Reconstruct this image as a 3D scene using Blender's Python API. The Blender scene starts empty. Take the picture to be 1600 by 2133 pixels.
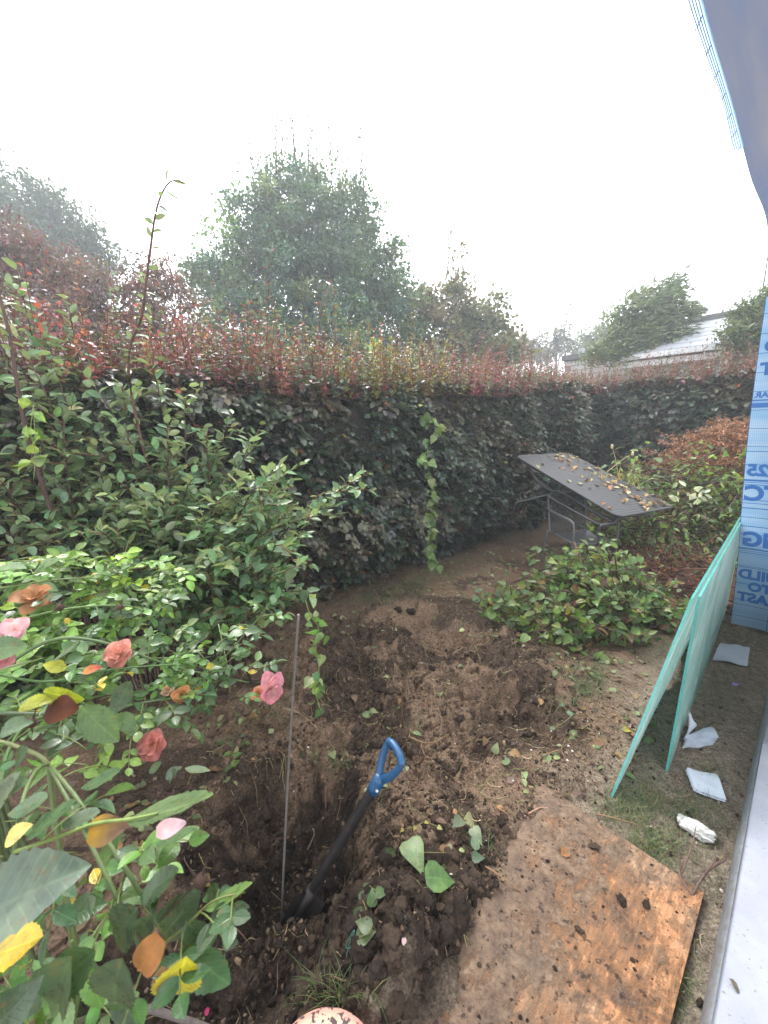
import bpy, math
import numpy as np
from mathutils import Matrix, Vector

# ------------------------------------------------------------------ camera, sky, sun, exposure
sc = bpy.context.scene
CAM_H, PITCH, FPX = 1.6, math.radians(11.4), 800.0
cam_d = bpy.data.cameras.new('camera'); cam = bpy.data.objects.new('camera', cam_d)
sc.collection.objects.link(cam); sc.camera = cam
cam.location = (0, 0, CAM_H); cam.rotation_euler = (math.pi / 2 - PITCH, 0, 0)
cam_d.sensor_fit = 'HORIZONTAL'; cam_d.sensor_width = 36; cam_d.lens = 36 * FPX / 1600
cam_d.dof.use_dof = True; cam_d.dof.focus_distance = 2.4; cam_d.dof.aperture_fstop = 9
cam_d.clip_start = 0.02; cam_d.clip_end = 1000

SUN_EL, SUN_AZ = math.radians(52), math.radians(-25)        # high, ahead and a little to the left
world = bpy.data.worlds.new('World'); sc.world = world; world.use_nodes = True
wn, wl = world.node_tree.nodes, world.node_tree.links
sky = wn.new('ShaderNodeTexSky'); sky.sky_type = 'NISHITA'; sky.sun_disc = False
sky.sun_elevation = SUN_EL; sky.sun_rotation = SUN_AZ; sky.dust_density = 6; sky.air_density = 1.5
bw = wn.new('ShaderNodeHueSaturation'); bw.inputs['Saturation'].default_value = 0.12
mixw = wn.new('ShaderNodeMix'); mixw.data_type = 'RGBA'; mixw.inputs[0].default_value = 0.6
mixw.inputs[7].default_value = (13.6, 13.8, 14.4, 1)          # even cloud deck
wl.new(sky.outputs[0], bw.inputs['Color']); wl.new(bw.outputs[0], mixw.inputs[6])
wl.new(mixw.outputs[2], wn['Background'].inputs[0]); wn['Background'].inputs[1].default_value = 0.12
sd = bpy.data.lights.new('sun', 'SUN'); sd.energy = 1.4; sd.angle = math.radians(18); sd.color = (1, .96, .9)
sun = bpy.data.objects.new('sun', sd); sc.collection.objects.link(sun)
_d = Vector((math.sin(SUN_AZ) * math.cos(SUN_EL), math.cos(SUN_AZ) * math.cos(SUN_EL), math.sin(SUN_EL)))
sun.rotation_euler = _d.to_track_quat('Z', 'Y').to_euler()
sc.view_settings.view_transform = 'Standard'; sc.view_settings.look = 'None'
sc.view_settings.exposure = 1.52; sc.view_settings.gamma = 1
sc.cycles.use_denoising = True
sc.cycles.max_bounces = 8; sc.cycles.diffuse_bounces = 4; sc.cycles.transmission_bounces = 6
sc.cycles.transparent_max_bounces = 12; sc.cycles.volume_bounces = 0

# ------------------------------------------------------------------ helpers
rng = np.random.default_rng(11)
col = sc.collection
SP, CP = math.sin(PITCH), math.cos(PITCH)
U = np.array([.743, .669, 0]); U /= np.linalg.norm(U)         # along the house
N = np.array([U[1], -U[0], 0])                                # towards the house
Z = np.array([0, 0, 1.])

def at(px, py, zc):
    a, b = (px - 800) / FPX, (py - 1066.5) / FPX
    return np.array([a * zc, (CP - b * SP) * zc, CAM_H - (SP + b * CP) * zc])
def proj(P):
    P = np.asarray(P, float)
    y, z = P[..., 1], P[..., 2] - CAM_H
    zc = y * CP - z * SP
    return 800 + FPX * P[..., 0] / zc, 1066.5 - FPX * (y * SP + z * CP) / zc, zc
def sn(s, n, z=0.):
    return s * U + n * N + np.array([0, 0, z])

def _hash(ix, iy, iz, seed):
    h = (ix.astype(np.int64) * 374761393 + iy.astype(np.int64) * 668265263 + iz.astype(np.int64) * 2147483647 + seed * 144665) & 0xffffffff
    h = ((h ^ (h >> 13)) * 1274126177) & 0xffffffff
    h = ((h ^ (h >> 16)) * 2246822519) & 0xffffffff
    return ((h ^ (h >> 15)) & 0xffff) / 65535.0
def vnoise(x, y, z=0., seed=0):
    x, y, z = np.broadcast_arrays(np.asarray(x, float), np.asarray(y, float), np.asarray(z, float))
    ix, iy, iz = np.floor(x), np.floor(y), np.floor(z)
    fx, fy, fz = x - ix, y - iy, z - iz
    fx, fy, fz = (t * t * (3 - 2 * t) for t in (fx, fy, fz))
    r = 0
    for a in (0, 1):
        for b in (0, 1):
            for c in (0, 1):
                w = (fx if a else 1 - fx) * (fy if b else 1 - fy) * (fz if c else 1 - fz)
                r = r + w * _hash(ix + a, iy + b, iz + c, seed)
    return r * 2 - 1
def fbm(x, y, z=0., o=4, seed=0, g=.5):
    r, a = 0, 1.
    for i in range(o):
        r = r + a * vnoise(x * 2 ** i, y * 2 ** i, np.asarray(z) * 2 ** i, seed + i * 7); a *= g
    return r
def sstep(a, b, x):
    t = np.clip((x - a) / (b - a), 0, 1); return t * t * (3 - 2 * t)
def unit(v):
    v = np.asarray(v, float); return v / (np.linalg.norm(v, axis=-1, keepdims=True) + 1e-9)

class MB:
    """collects triangles with a tint and uv, then becomes one mesh object"""
    def __init__(s): s.v, s.f, s.t, s.uv, s.n = [], [], [], [], 0
    def add(s, v, f, tint=(1, 1, 1), uv=None):
        v = np.asarray(v, float).reshape(-1, 3); f = np.asarray(f, int).reshape(-1, 3)
        t = np.broadcast_to(np.asarray(tint, float), (len(v), 3))
        s.v.append(v); s.f.append(f + s.n); s.t.append(t)
        s.uv.append(np.zeros((len(v), 2)) if uv is None else np.asarray(uv, float)); s.n += len(v)
        return s
    def quad(s, v, tint=(1, 1, 1), uv=None):
        return s.add(v, [[0, 1, 2], [0, 2, 3]], tint, uv)
    def box(s, o, ax, ay, az, tint=(1, 1, 1)):
        o, ax, ay, az = (np.asarray(q, float) for q in (o, ax, ay, az))
        v = [o + i * ax + j * ay + k * az for k in (0, 1) for j in (0, 1) for i in (0, 1)]
        q = [(0, 2, 3, 1), (4, 5, 7, 6), (0, 1, 5, 4), (2, 6, 7, 3), (0, 4, 6, 2), (1, 3, 7, 5)]
        f = []
        if np.dot(np.cross(ax, ay), az) < 0: q = [t[::-1] for t in q]
        for a, b, c, d in q: f += [[a, b, c], [a, c, d]]
        return s.add(v, f, tint)
    def tube(s, pts, rad, k=6, tint=(1, 1, 1), cap=True, flat=1.):
        pts = np.asarray(pts, float); m = len(pts)
        rad = np.broadcast_to(np.asarray(rad, float), (m,))
        tg = unit(np.gradient(pts, axis=0))
        ref = np.array([0, 0, 1.]) if abs(tg[:, 2]).mean() < .8 else np.array([1., 0, 0])
        a = unit(np.cross(tg, ref)); b = np.cross(tg, a)
        an = np.arange(k) * 2 * math.pi / k
        ring = (np.cos(an)[None, :, None] * a[:, None] + flat * np.sin(an)[None, :, None] * b[:, None]) * rad[:, None, None]
        v = (pts[:, None] + ring).reshape(-1, 3)
        i = np.arange(m - 1)[:, None] * k; j = np.arange(k)[None]; j2 = (j + 1) % k
        p, q, r, t = i + j, i + j2, i + k + j2, i + k + j
        f = np.concatenate([np.stack([p, r, q], -1).reshape(-1, 3), np.stack([p, t, r], -1).reshape(-1, 3)])
        if cap:
            c = [[0, x, x + 1] for x in range(1, k - 1)]; e = (m - 1) * k
            f = np.concatenate([f, c, [[e, e + x + 1, e + x] for x in range(1, k - 1)]])
        uv = np.stack([np.tile(np.arange(k) / k, m), np.repeat(np.linspace(0, 1, m), k)], -1)
        return s.add(v, f, tint, uv)
    def build(s, name, mat, parent=None, smooth=True):
        V = np.concatenate(s.v); F = np.concatenate(s.f); T = np.concatenate(s.t); UV = np.concatenate(s.uv)
        me = mesh_from(name, V, F, T, UV, smooth)
        return link(name, me, mat, parent)

def mesh_from(name, V, F, T, UV, smooth=True):
    me = bpy.data.meshes.new(name)
    me.vertices.add(len(V)); me.vertices.foreach_set('co', np.ascontiguousarray(V, np.float32).ravel())
    me.loops.add(3 * len(F)); me.loops.foreach_set('vertex_index', F.astype(np.int32).ravel())
    me.polygons.add(len(F)); me.polygons.foreach_set('loop_start', np.arange(0, 3 * len(F), 3, dtype=np.int32))
    me.polygons.foreach_set('use_smooth', np.full(len(F), smooth))
    at_ = me.attributes.new('tint', 'FLOAT_COLOR', 'POINT')
    at_.data.foreach_set('color', np.c_[T, np.ones(len(T))].astype(np.float32).ravel())
    ul = me.uv_layers.new(name='UVMap'); ul.data.foreach_set('uv', UV[F.ravel()].astype(np.float32).ravel())
    me.update(calc_edges=True); me.validate()
    return me
def link(name, me, mat, parent=None):
    if mat is not None and not me.materials: me.materials.append(mat)
    o = bpy.data.objects.new(name, me); col.objects.link(o)
    if parent is not None: setpar(o, parent)
    return o
def wmat(o):
    m = o.matrix_basis
    return m if o.parent is None else wmat(o.parent) @ o.matrix_parent_inverse @ m
def setpar(o, parent):
    o.parent = parent; o.matrix_parent_inverse = wmat(parent).inverted()
def thing(name, label, cat, loc=(0, 0, 0), group=None):
    o = bpy.data.objects.new(name, None); o.empty_display_size = .1
    o.location = tuple(float(x) for x in loc); col.objects.link(o); return tag(o, label, cat, group)
def tag(o, label, cat, group=None):
    o['label'] = label; o['category'] = cat
    if group: o['group'] = group
    return o
def stuff(o): o['kind'] = 'stuff'; return o
def structure(o): o['kind'] = 'structure'; return o

# ---- leaf templates: base at the origin, tip along +Y, upper face +Z
def leaf_t(W=.5, shape=None, fold=.18, curl=.15, wav=0., seed=0):
    if shape is None: shape = [(0, .02), (.2, .78), (.5, 1.), (.8, .62), (1, 0)]
    r = np.random.default_rng(seed); v, uv, f = [], [], []
    prev = None
    for i, (y, w) in enumerate(shape):
        x = .5 * W * w; zc = -curl * y * y; ph = r.uniform(-1, 1)
        if w <= .03:
            v.append((0, y, zc)); uv.append((.5, y)); cur = [len(v) - 1] * 3
        else:
            k = len(v)
            v += [(-x, y, zc + fold * x * 2 + wav * ph), (0, y, zc), (x, y, zc + fold * x * 2 - wav * ph)]
            uv += [(.5 - .5 * w, y), (.5, y), (.5 + .5 * w, y)]; cur = [k, k + 1, k + 2]
        if prev:
            for a in (0, 1):
                p, q, s_, t = prev[a], prev[a + 1], cur[a + 1], cur[a]
                if p != q: f.append((p, q, s_))
                if s_ != t: f.append((p, s_, t))
        prev = cur
    return dict(v=np.array(v, float), f=np.array(f), uv=np.array(uv, float))
T_OVAL = [leaf_t(.52, fold=.2, curl=c, wav=.02, seed=i) for i, c in enumerate((.05, .22, -.12))]
T_BEECH = [leaf_t(.68, [(0, .03), (.25, .86), (.55, 1.), (.82, .55), (1, 0)], fold=.12, curl=c, wav=.03, seed=i + 5) for i, c in enumerate((.08, .25, -.1))]
T_NARROW = [leaf_t(.34, fold=.25, curl=c, seed=i + 9) for i, c in enumerate((.1, .35))]
T_HEART = [leaf_t(.86, [(-.12, .5), (.05, .95), (.3, .96), (.6, .6), (.85, .22), (1, 0)], fold=.12, curl=c, wav=.02, seed=i + 12) for i, c in enumerate((.1, .3))]
T_TINY = [dict(v=np.array([(0, 0, 0), (.3, .45, .06), (0, 1, -.1), (-.3, .45, .06)], float), f=np.array([(0, 1, 2), (0, 2, 3)]), uv=np.array([(.5, 0), (1, .45), (.5, 1), (0, .45)], float)),
          dict(v=np.array([(0, 0, 0), (.36, .5, -.1), (0, 1, .1), (-.36, .55, -.05)], float), f=np.array([(0, 1, 2), (0, 2, 3)]), uv=np.array([(.5, 0), (1, .45), (.5, 1), (0, .45)], float))]
_yy = np.linspace(.05, .965, 19); _ww = np.interp(_yy, (0, .1, .22, .36, .5, .64, .77, .88, .95, 1), (.1, .48, .8, .97, 1., .9, .68, .4, .2, .05))
_rs = [(0, .02)] + [(float(y), float(max(.05, w * (1.04 if i % 2 else .93)))) for i, (y, w) in enumerate(zip(_yy, _ww))] + [(1, 0)]
T_ROSE = [leaf_t(w, _rs, fold=fo, curl=c, wav=.008, seed=i + 20) for i, (w, fo, c) in enumerate(((.6, .14, .1), (.66, .24, .25), (.55, .06, -.12), (.7, .1, .3)))]

def frames(d, up):
    y = unit(d); x = unit(np.cross(y, up)); z = np.cross(x, y)
    return np.stack([x, y, z], -1)                              # columns
def leaf_mb(mb, Ts, P, D, UPV, S, tint, which=None):
    n = len(P)
    if n == 0: return
    R = frames(D, UPV); which = rng.integers(0, len(Ts), n) if which is None else which
    S = np.broadcast_to(S, (n,))
    for i, T in enumerate(Ts):
        m = np.nonzero(which == i)[0]
        if not len(m): continue
        v = np.einsum('nij,kj->nki', R[m], T['v']) * S[m][:, None, None] + P[m][:, None]
        k = len(T['v'])
        f = (T['f'][None] + (np.arange(len(m)) * k)[:, None, None]).reshape(-1, 3)
        mb.add(v.reshape(-1, 3), f, np.repeat(tint[m], k, 0), np.tile(T['uv'], (len(m), 1)))
def leaves(parent, Ts, P, D, UPV, S, tint, mat, name='leaf', singles=0, rest=None, score=None, which=None):
    """the `singles` leaves that show largest become objects, all others one mass"""
    P, D, UPV = (np.asarray(q, float) for q in (P, D, UPV)); n = len(P)
    S = np.broadcast_to(np.asarray(S, float), (n,)); pick = np.zeros(n, bool)
    which = rng.integers(0, len(Ts), n) if which is None else which
    if singles:
        x, y, zc = proj(P)
        ok = (x > 5) & (x < 1595) & (y > 5) & (y < 2128) & (zc > .1)
        sc_ = np.where(ok, (S / np.maximum(zc, .1)) if score is None else score, -1e9)
        pick[np.argsort(-sc_)[:singles]] = True; pick &= ok
        R = frames(D, UPV); cache = {}
        base = parent
        pinv = wmat(parent).inverted()
        for i in np.nonzero(pick)[0]:
            key = (which[i], *np.round(np.log2(tint[i] + 1e-4) * (1.6 if n > 100 else 8)).astype(int))
            if key not in cache:
                T = Ts[which[i]]
                me = mesh_from(name, T['v'], T['f'], np.repeat(tint[i][None], len(T['v']), 0), T['uv']); me.materials.append(mat)
                cache[key] = me
            o = bpy.data.objects.new(name, cache[key]); col.objects.link(o)
            M = np.eye(4); M[:3, :3] = R[i] * S[i]; M[:3, 3] = P[i]
            o.parent = base; o.matrix_parent_inverse = pinv; o.matrix_basis = Matrix(M.tolist())
    k = ~pick
    if k.any():
        mb = MB(); leaf_mb(mb, Ts, P[k], D[k], UPV[k], S[k], tint[k], which[k])
        return stuff(mb.build(rest or 'foliage', mat, parent))

def jit(base, n, v=.25, h=.06):
    base = np.asarray(base, float)
    b = base[rng.integers(0, len(base), n)] if base.ndim == 2 else np.repeat(base[None], n, 0)
    return np.clip(b * (1 + rng.normal(0, v, (n, 1))) * (1 + rng.normal(0, h, (n, 3))), .004, .95)
def rdir(n): return unit(rng.normal(0, 1, (n, 3)))
def bez(a, b, c, m=10):
    t = np.linspace(0, 1, m)[:, None]; a, b, c = (np.asarray(q, float) for q in (a, b, c))
    return (1 - t) ** 2 * a + 2 * t * (1 - t) * b + t * t * c
def smooth_path(pts, m=6):
    pts = np.asarray(pts, float); out = []
    P = np.vstack([2 * pts[0] - pts[1], pts, 2 * pts[-1] - pts[-2]])
    for i in range(1, len(P) - 2):
        for t in np.linspace(0, 1, m, endpoint=False):
            a, b, c, d = P[i - 1:i + 3]
            out.append(.5 * (2 * b + (c - a) * t + (2 * a - 5 * b + 4 * c - d) * t * t + (3 * b - a - 3 * c + d) * t ** 3))
    out.append(pts[-1]); return np.array(out)
def ico(sub=1):
    t = (1 + 5 ** .5) / 2
    v = [(-1, t, 0), (1, t, 0), (-1, -t, 0), (1, -t, 0), (0, -1, t), (0, 1, t), (0, -1, -t), (0, 1, -t), (t, 0, -1), (t, 0, 1), (-t, 0, -1), (-t, 0, 1)]
    f = [(0, 11, 5), (0, 5, 1), (0, 1, 7), (0, 7, 10), (0, 10, 11), (1, 5, 9), (5, 11, 4), (11, 10, 2), (10, 7, 6), (7, 1, 8), (3, 9, 4), (3, 4, 2), (3, 2, 6), (3, 6, 8), (3, 8, 9), (4, 9, 5), (2, 4, 11), (6, 2, 10), (8, 6, 7), (9, 8, 1)]
    v = [tuple(unit(np.array(q))) for q in v]
    for _ in range(sub):
        mid, g = {}, []
        def m(a, b):
            k = (min(a, b), max(a, b))
            if k not in mid: mid[k] = len(v); v.append(tuple(unit(np.array(v[a]) + np.array(v[b]))))
            return mid[k]
        for a, b, c in f:
            x, y, z = m(a, b), m(b, c), m(c, a); g += [(a, x, z), (b, y, x), (c, z, y), (x, y, z)]
        f = g
    return np.array(v), np.array(f)

# ------------------------------------------------------------------ materials
class NT:
    def __init__(s, name):
        s.m = bpy.data.materials.new(name); s.m.use_nodes = True
        s.n, s.l = s.m.node_tree.nodes, s.m.node_tree.links
        s.p = s.n['Principled BSDF']; s.o = s.n['Material Output']
    def node(s, t, **kw):
        n = s.n.new(t)
        for k, v in kw.items():
            if hasattr(n, k): setattr(n, k, v)
        return n
    def put(s, sock, v):
        if isinstance(v, bpy.types.NodeSocket): s.l.new(v, sock)
        else: sock.default_value = v if not (isinstance(v, tuple) and len(v) == 3 and len(sock.default_value) == 4) else (*v, 1)
    def math(s, op, a, b=0., c=None):
        n = s.node('ShaderNodeMath', operation=op); s.put(n.inputs[0], a); s.put(n.inputs[1], b)
        if c is not None: s.put(n.inputs[2], c)
        return n.outputs[0]
    def mix(s, f, a, b, bt='MIX'):
        n = s.node('ShaderNodeMix', data_type='RGBA', blend_type=bt); s.put(n.inputs[0], f); s.put(n.inputs[6], a); s.put(n.inputs[7], b); return n.outputs[2]
    def noise(s, scale, detail=4, rough=.55, vec=None, dist=0.):
        n = s.node('ShaderNodeTexNoise'); n.inputs['Scale'].default_value = scale; n.inputs['Detail'].default_value = detail
        n.inputs['Roughness'].default_value = rough; n.inputs['Distortion'].default_value = dist
        s.l.new(vec if vec is not None else s.pos(), n.inputs['Vector']); return n.outputs[0]
    def pos(s):
        if not hasattr(s, '_p'): s._p = s.node('ShaderNodeNewGeometry').outputs['Position']
        return s._p
    def obj(s): return s.node('ShaderNodeTexCoord').outputs['Object']
    def map(s, vec, scale=(1, 1, 1), rot=(0, 0, 0)):
        n = s.node('ShaderNodeMapping'); n.inputs['Scale'].default_value = scale; n.inputs['Rotation'].default_value = rot
        s.l.new(vec, n.inputs['Vector']); return n.outputs[0]
    def ramp(s, f, *st):
        n = s.node('ShaderNodeValToRGB'); e = n.color_ramp.elements
        while len(e) < len(st): e.new(.5)
        for q, (p, c) in zip(e, st): q.position = p; q.color = (*c, 1) if isinstance(c, tuple) else (c, c, c, 1)
        s.l.new(f, n.inputs[0]); return n.outputs[0]
    def attr(s, name='tint'): return s.node('ShaderNodeAttribute', attribute_name=name).outputs['Color']
    def bump(s, h, d=.01, st=.6):
        n = s.node('ShaderNodeBump'); n.inputs['Distance'].default_value = d; n.inputs['Strength'].default_value = st
        s.put(n.inputs['Height'], h); s.l.new(n.outputs[0], s.p.inputs['Normal']); return n.outputs[0]
    def set(s, **kw):
        for k, v in kw.items(): s.put(s.p.inputs[k.replace('_', ' ')], v)
        return s

def leaf_mat(name, rough=.38, trans=.22, back=(.8, .95, .8), backmix=.35, vein=.35, spots=0., spec=.5, trc=(1.5, 1.55, .8)):
    t = NT(name); c = t.attr()
    uv = t.node('ShaderNodeUVMap').outputs[0]; sp = t.node('ShaderNodeSeparateXYZ'); t.l.new(uv, sp.inputs[0])
    ax = t.math('ABSOLUTE', t.math('SUBTRACT', sp.outputs[0], .5))
    rib = t.math('SUBTRACT', 1., t.math('SMOOTH_MIN', t.math('MULTIPLY', ax, 22.), 1., .3))
    w = t.math('SINE', t.math('MULTIPLY', t.math('SUBTRACT', sp.outputs[1], t.math('MULTIPLY', ax, .7)), 52.))
    w = t.math('POWER', t.math('MAXIMUM', w, 0.), 6.)
    v = t.math('MAXIMUM', t.math('MULTIPLY', w, .55), rib)
    col_ = t.mix(t.math('MULTIPLY', v, vein), c, t.mix(1., c, (1.7, 1.7, 1.5), 'MULTIPLY'))
    nz = t.noise(60., 3); col_ = t.mix(.6, col_, t.ramp(nz, (.3, .62), (.7, 1.3)), 'MULTIPLY'); col_ = t.mix(.6, col_, t.ramp(t.noise(22., 3), (.35, (.62, .68, .7)), (.65, (1.32, 1.22, 1.05))), 'MULTIPLY')
    if spots:
        s_ = t.ramp(t.noise(95., 2, .5), (.62, 0.), (.7, 1.))
        col_ = t.mix(t.math('MULTIPLY', s_, spots), col_, (.16, .1, .035))
    g = t.node('ShaderNodeNewGeometry')
    col_ = t.mix(t.math('MULTIPLY', g.outputs['Backfacing'], backmix), col_, back)
    t.set(Base_Color=col_, Roughness=t.math('MULTIPLY_ADD', nz, .3, rough - .15), Specular_IOR_Level=spec)
    nb = t.bump(t.math('MULTIPLY', v, -1.), .0006, .5)
    tr = t.node('ShaderNodeBsdfTranslucent'); t.put(tr.inputs[0], t.mix(1., col_, trc, 'MULTIPLY'))
    ms = t.node('ShaderNodeMixShader'); ms.inputs[0].default_value = trans
    t.l.new(t.p.outputs[0], ms.inputs[1]); t.l.new(tr.outputs[0], ms.inputs[2]); t.l.new(ms.outputs[0], t.o.inputs[0])
    return t.m
def tint_mat(name, rough=.8, nscale=40., amt=.5, bump=.002, spec=.3):
    t = NT(name); nz = t.noise(nscale, 5, .6)
    t.set(Base_Color=t.mix(amt, t.attr(), t.ramp(nz, (.3, .45), (.7, 1.4)), 'MULTIPLY'), Roughness=rough, Specular_IOR_Level=spec)
    t.bump(nz, bump, .7); return t.m

M_HEDGE = leaf_mat('hedge_leaf', .29, .14, (.10, .11, .085), .4, .25, .15, .42)
M_TOP = leaf_mat('hedge_shoot_leaf', .38, .3, (.2, .1, .08), .2, .2)
M_ELA = leaf_mat('silverberry_leaf', .33, .25, (.30, .33, .24), .5, .5, .2, .4)
M_ROSE = leaf_mat('rose_leaf', .3, .2, (.16, .24, .10), .45, .55, .5, .5)
M_VINE = leaf_mat('bindweed_leaf', .4, .35, (.2, .28, .1), .3, .5)
M_TREE = leaf_mat('tree_leaf', .45, .3, (.12, .16, .08), .3, .0)
M_DRY = leaf_mat('dry_leaf', .6, .2, (.3, .2, .1), .3, .3)
M_PETAL = leaf_mat('petal', .55, .35, (.6, .36, .32), .2, .1, spec=.25, trc=(1.05, 1., 1.))
M_BARK = tint_mat('bark', .85, 60., .6, .003)
M_CANE = tint_mat('green_cane', .5, 80., .4, .001, .4)
M_GRASS = leaf_mat('grass_blade', .45, .3, (.1, .15, .05), .2, .0)
M_CLOD = tint_mat('soil_clod', .95, 150., .8, .010, .15)
M_STONE = tint_mat('pebble', .7, 90., .4, .001)

# ------------------------------------------------------------------ ground
def ground_h(x, y):
    x, y = np.asarray(x, float), np.asarray(y, float)
    n = x * N[0] + y * N[1]; s = x * U[0] + y * U[1]
    fade = 1 - sstep(6, 16, np.hypot(x, y - 3))
    h = .05 * fbm(x * .9, y * .9, 0., 3, 3) * fade
    smooth_ = sstep(-1.0, -.45, n + .12 * fbm(x * 2, y * 2, 0, 2, 9))               # trodden strip along the house
    dug = np.exp(-(((x - .25) / 1.15) ** 2 + ((y - 2.3) / 1.25) ** 2) ** 2) * (1 - smooth_)
    dug = np.maximum(dug, np.exp(-(((x + .35) / .75) ** 2 + ((y - 1.2) / .7) ** 2) ** 2) * (1 - .8 * smooth_))
    rough = fbm(x * 7, y * 7, 0, 5, 21, .6); rid = 1 - np.abs(fbm(x * 4.5, y * 4.5, 0, 4, 33))
    h = h + dug * (.055 * rough + .06 * (rid - .7)) + (1 - dug) * fade * .010 * fbm(x * 9, y * 9, 0, 4, 5, .6)
    h = h + .09 * dug * np.exp(-((x - .15) ** 2 + (y - 2.55) ** 2) / .35)
    wx, wy = x + .05 * fbm(x * 5, y * 5, 0, 3, 41), y + .05 * fbm(x * 5 + 9, y * 5, 0, 3, 43)
    r = np.hypot((wx + .40) / .40, (wy - 1.30) / .36)
    pm = 1 - sstep(.45, 1.06, r); h = h - .34 * pm + .16 * pm * (1 - .7 * pm) * fbm(x * 8, y * 8, 0, 5, 53, .62) + .02 * pm * rough                                         # the pit
    r2 = np.hypot((wx - .77) / .27, (wy - 2.04) / .20)
    h = h - .15 * (1 - sstep(.1, 1.15, r2))                                         # smaller hole
    r3 = np.hypot((wx - .42) / .30, (wy - 2.95) / .5); h = h - .11 * (1 - sstep(.2, 1.1, r3))
    r4 = np.hypot((wx - .11) / .36, (wy - .88) / .28)
    m4 = (1 - sstep(.15, 1.12, r4)) * (1 - sstep(-.62, -.46, n + .05 * rough))      # dark heap in front
    cr = np.abs(vnoise(x * 34, y * 34, 0, 61)) + .6 * np.abs(vnoise(x * 62, y * 62, 0, 62)); h = h + (.35 * (1 - smooth_) + .65 * np.maximum(dug, pm)) * fade * .014 * (.8 - cr)
    h = h - .16 * (1 - sstep(.5, 1.3, np.hypot((wx + .55) / .55, (wy - .78) / .3)))
    # flat bed for the board
    bs, bn = sstep(-.3, .12, 1.62 - s) * sstep(-.5, .0, s + .6), (1 - sstep(-.76, -.50, -n - .02)) * 1.
    nb_ = n + .10 * fbm(x * 5, y * 5, 0, 4, 91); cm = sstep(-.9, -.7, n) * (1 - sstep(-.54, -.42, n)) * sstep(1.95, 1.6, s); h = h * (1 - cm) + cm * np.maximum(h, .030 + .012 * rough); brd = sstep(.0, .06, 1.66 - s) * sstep(-.60, -.53, nb_) * (1 - sstep(-.015, .03, n))
    h = h * (1 - brd) + brd * (-.006 + .004 * rough) + .12 * np.exp(-((x + .40) ** 2 + ((y - 1.03) * 1.2) ** 2) / .0095) * (1 + .6 * rough) + m4 * (.16 + .085 * rough + .05 * fbm(x * 16, y * 16, 0, 3, 17))
    return h
def axis(segs):
    out = []
    for a, b, st in segs: out += list(np.arange(a, b - 1e-9, st))
    out.append(segs[-1][1]); return np.array(out)
gx = axis([(-300, -60, 40), (-60, -12, 6), (-12, -4, .8), (-4, -1.6, .12), (-1.6, -.95, .0125), (-.95, .45, .0075), (.45, 1.7, .0125), (1.7, 3.2, .022), (3.2, 8, .15), (8, 16, .8), (16, 60, 6), (60, 300, 40)])
gy = axis([(-60, -12, 8), (-12, -1, .8), (-1, .45, .1), (.45, .62, .0125), (.62, 1.85, .0075), (1.85, 2.9, .0125), (2.9, 4.6, .025), (4.6, 9, .15), (9, 16, .8), (16, 60, 6), (60, 400, 40)])
X, Y = np.meshgrid(gx, gy); H = ground_h(X, Y)
n_ = X * N[0] + Y * N[1]; s_ = X * U[0] + Y * U[1]
strip = sstep(-.75, -.35, n_ + .16 * fbm(X * 2.5, Y * 2.5, 0, 3, 61))
dugm = np.exp(-(((X - .2) / 1.2) ** 2 + ((Y - 2.2) / 1.4) ** 2) ** 2)
pat = fbm(X * 3.2, Y * 3.2, 0, 5, 71, .6)
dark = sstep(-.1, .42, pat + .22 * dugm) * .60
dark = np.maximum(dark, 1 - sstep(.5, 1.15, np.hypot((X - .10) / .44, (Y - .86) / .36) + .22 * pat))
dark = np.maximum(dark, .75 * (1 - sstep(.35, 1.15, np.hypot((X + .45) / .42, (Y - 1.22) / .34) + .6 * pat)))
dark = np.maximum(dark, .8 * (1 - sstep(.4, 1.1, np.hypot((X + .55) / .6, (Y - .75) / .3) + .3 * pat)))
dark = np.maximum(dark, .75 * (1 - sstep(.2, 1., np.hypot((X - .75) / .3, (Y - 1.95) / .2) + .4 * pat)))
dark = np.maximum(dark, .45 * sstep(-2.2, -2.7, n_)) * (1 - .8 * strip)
litter = sstep(.1, .5, fbm(X * 1.7, Y * 1.7, 0, 4, 88)) * (1 - dugm) * (1 - strip)
gyr, gxr = np.gradient(H, gy, gx); steep = sstep(.25, 1.2, np.hypot(gxr, gyr)) * (np.abs(X) < 1.7) * (Y > .5) * (Y < 3.)
wob = .022 * steep
Xo, Yo = X + wob * fbm(X * 13, Y * 13, H * 13, 4, 201, .65), Y + wob * fbm(X * 13, Y * 13, H * 13 + 50, 4, 207, .65)
k = len(gx); i, j = np.meshgrid(np.arange(len(gy) - 1), np.arange(k - 1), indexing='ij'); q = i * k + j
F = np.concatenate([np.stack([q, q + 1, q + k + 1], -1).reshape(-1, 3), np.stack([q, q + k + 1, q + k], -1).reshape(-1, 3)])
ground_exact = ground_h
def ground_h(x, y):
    x, y = np.asarray(x, float), np.asarray(y, float)
    i = np.clip(np.searchsorted(gx, x) - 1, 0, len(gx) - 2); j = np.clip(np.searchsorted(gy, y) - 1, 0, len(gy) - 2)
    a = np.clip((x - gx[i]) / (gx[i + 1] - gx[i]), 0, 1); b = np.clip((y - gy[j]) / (gy[j + 1] - gy[j]), 0, 1)
    return (1 - b) * ((1 - a) * H[j, i] + a * H[j, i + 1]) + b * ((1 - a) * H[j + 1, i] + a * H[j + 1, i + 1])
def on_board(x, y): 
    n = x * N[0] + y * N[1]; s = x * U[0] + y * U[1]; return (s > .3) & (s < 1.62) & (n > -.52) & (n < .0)
t = NT('garden_soil'); a = t.attr(); sp = t.node('ShaderNodeSeparateColor'); t.l.new(a, sp.inputs[0])
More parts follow.
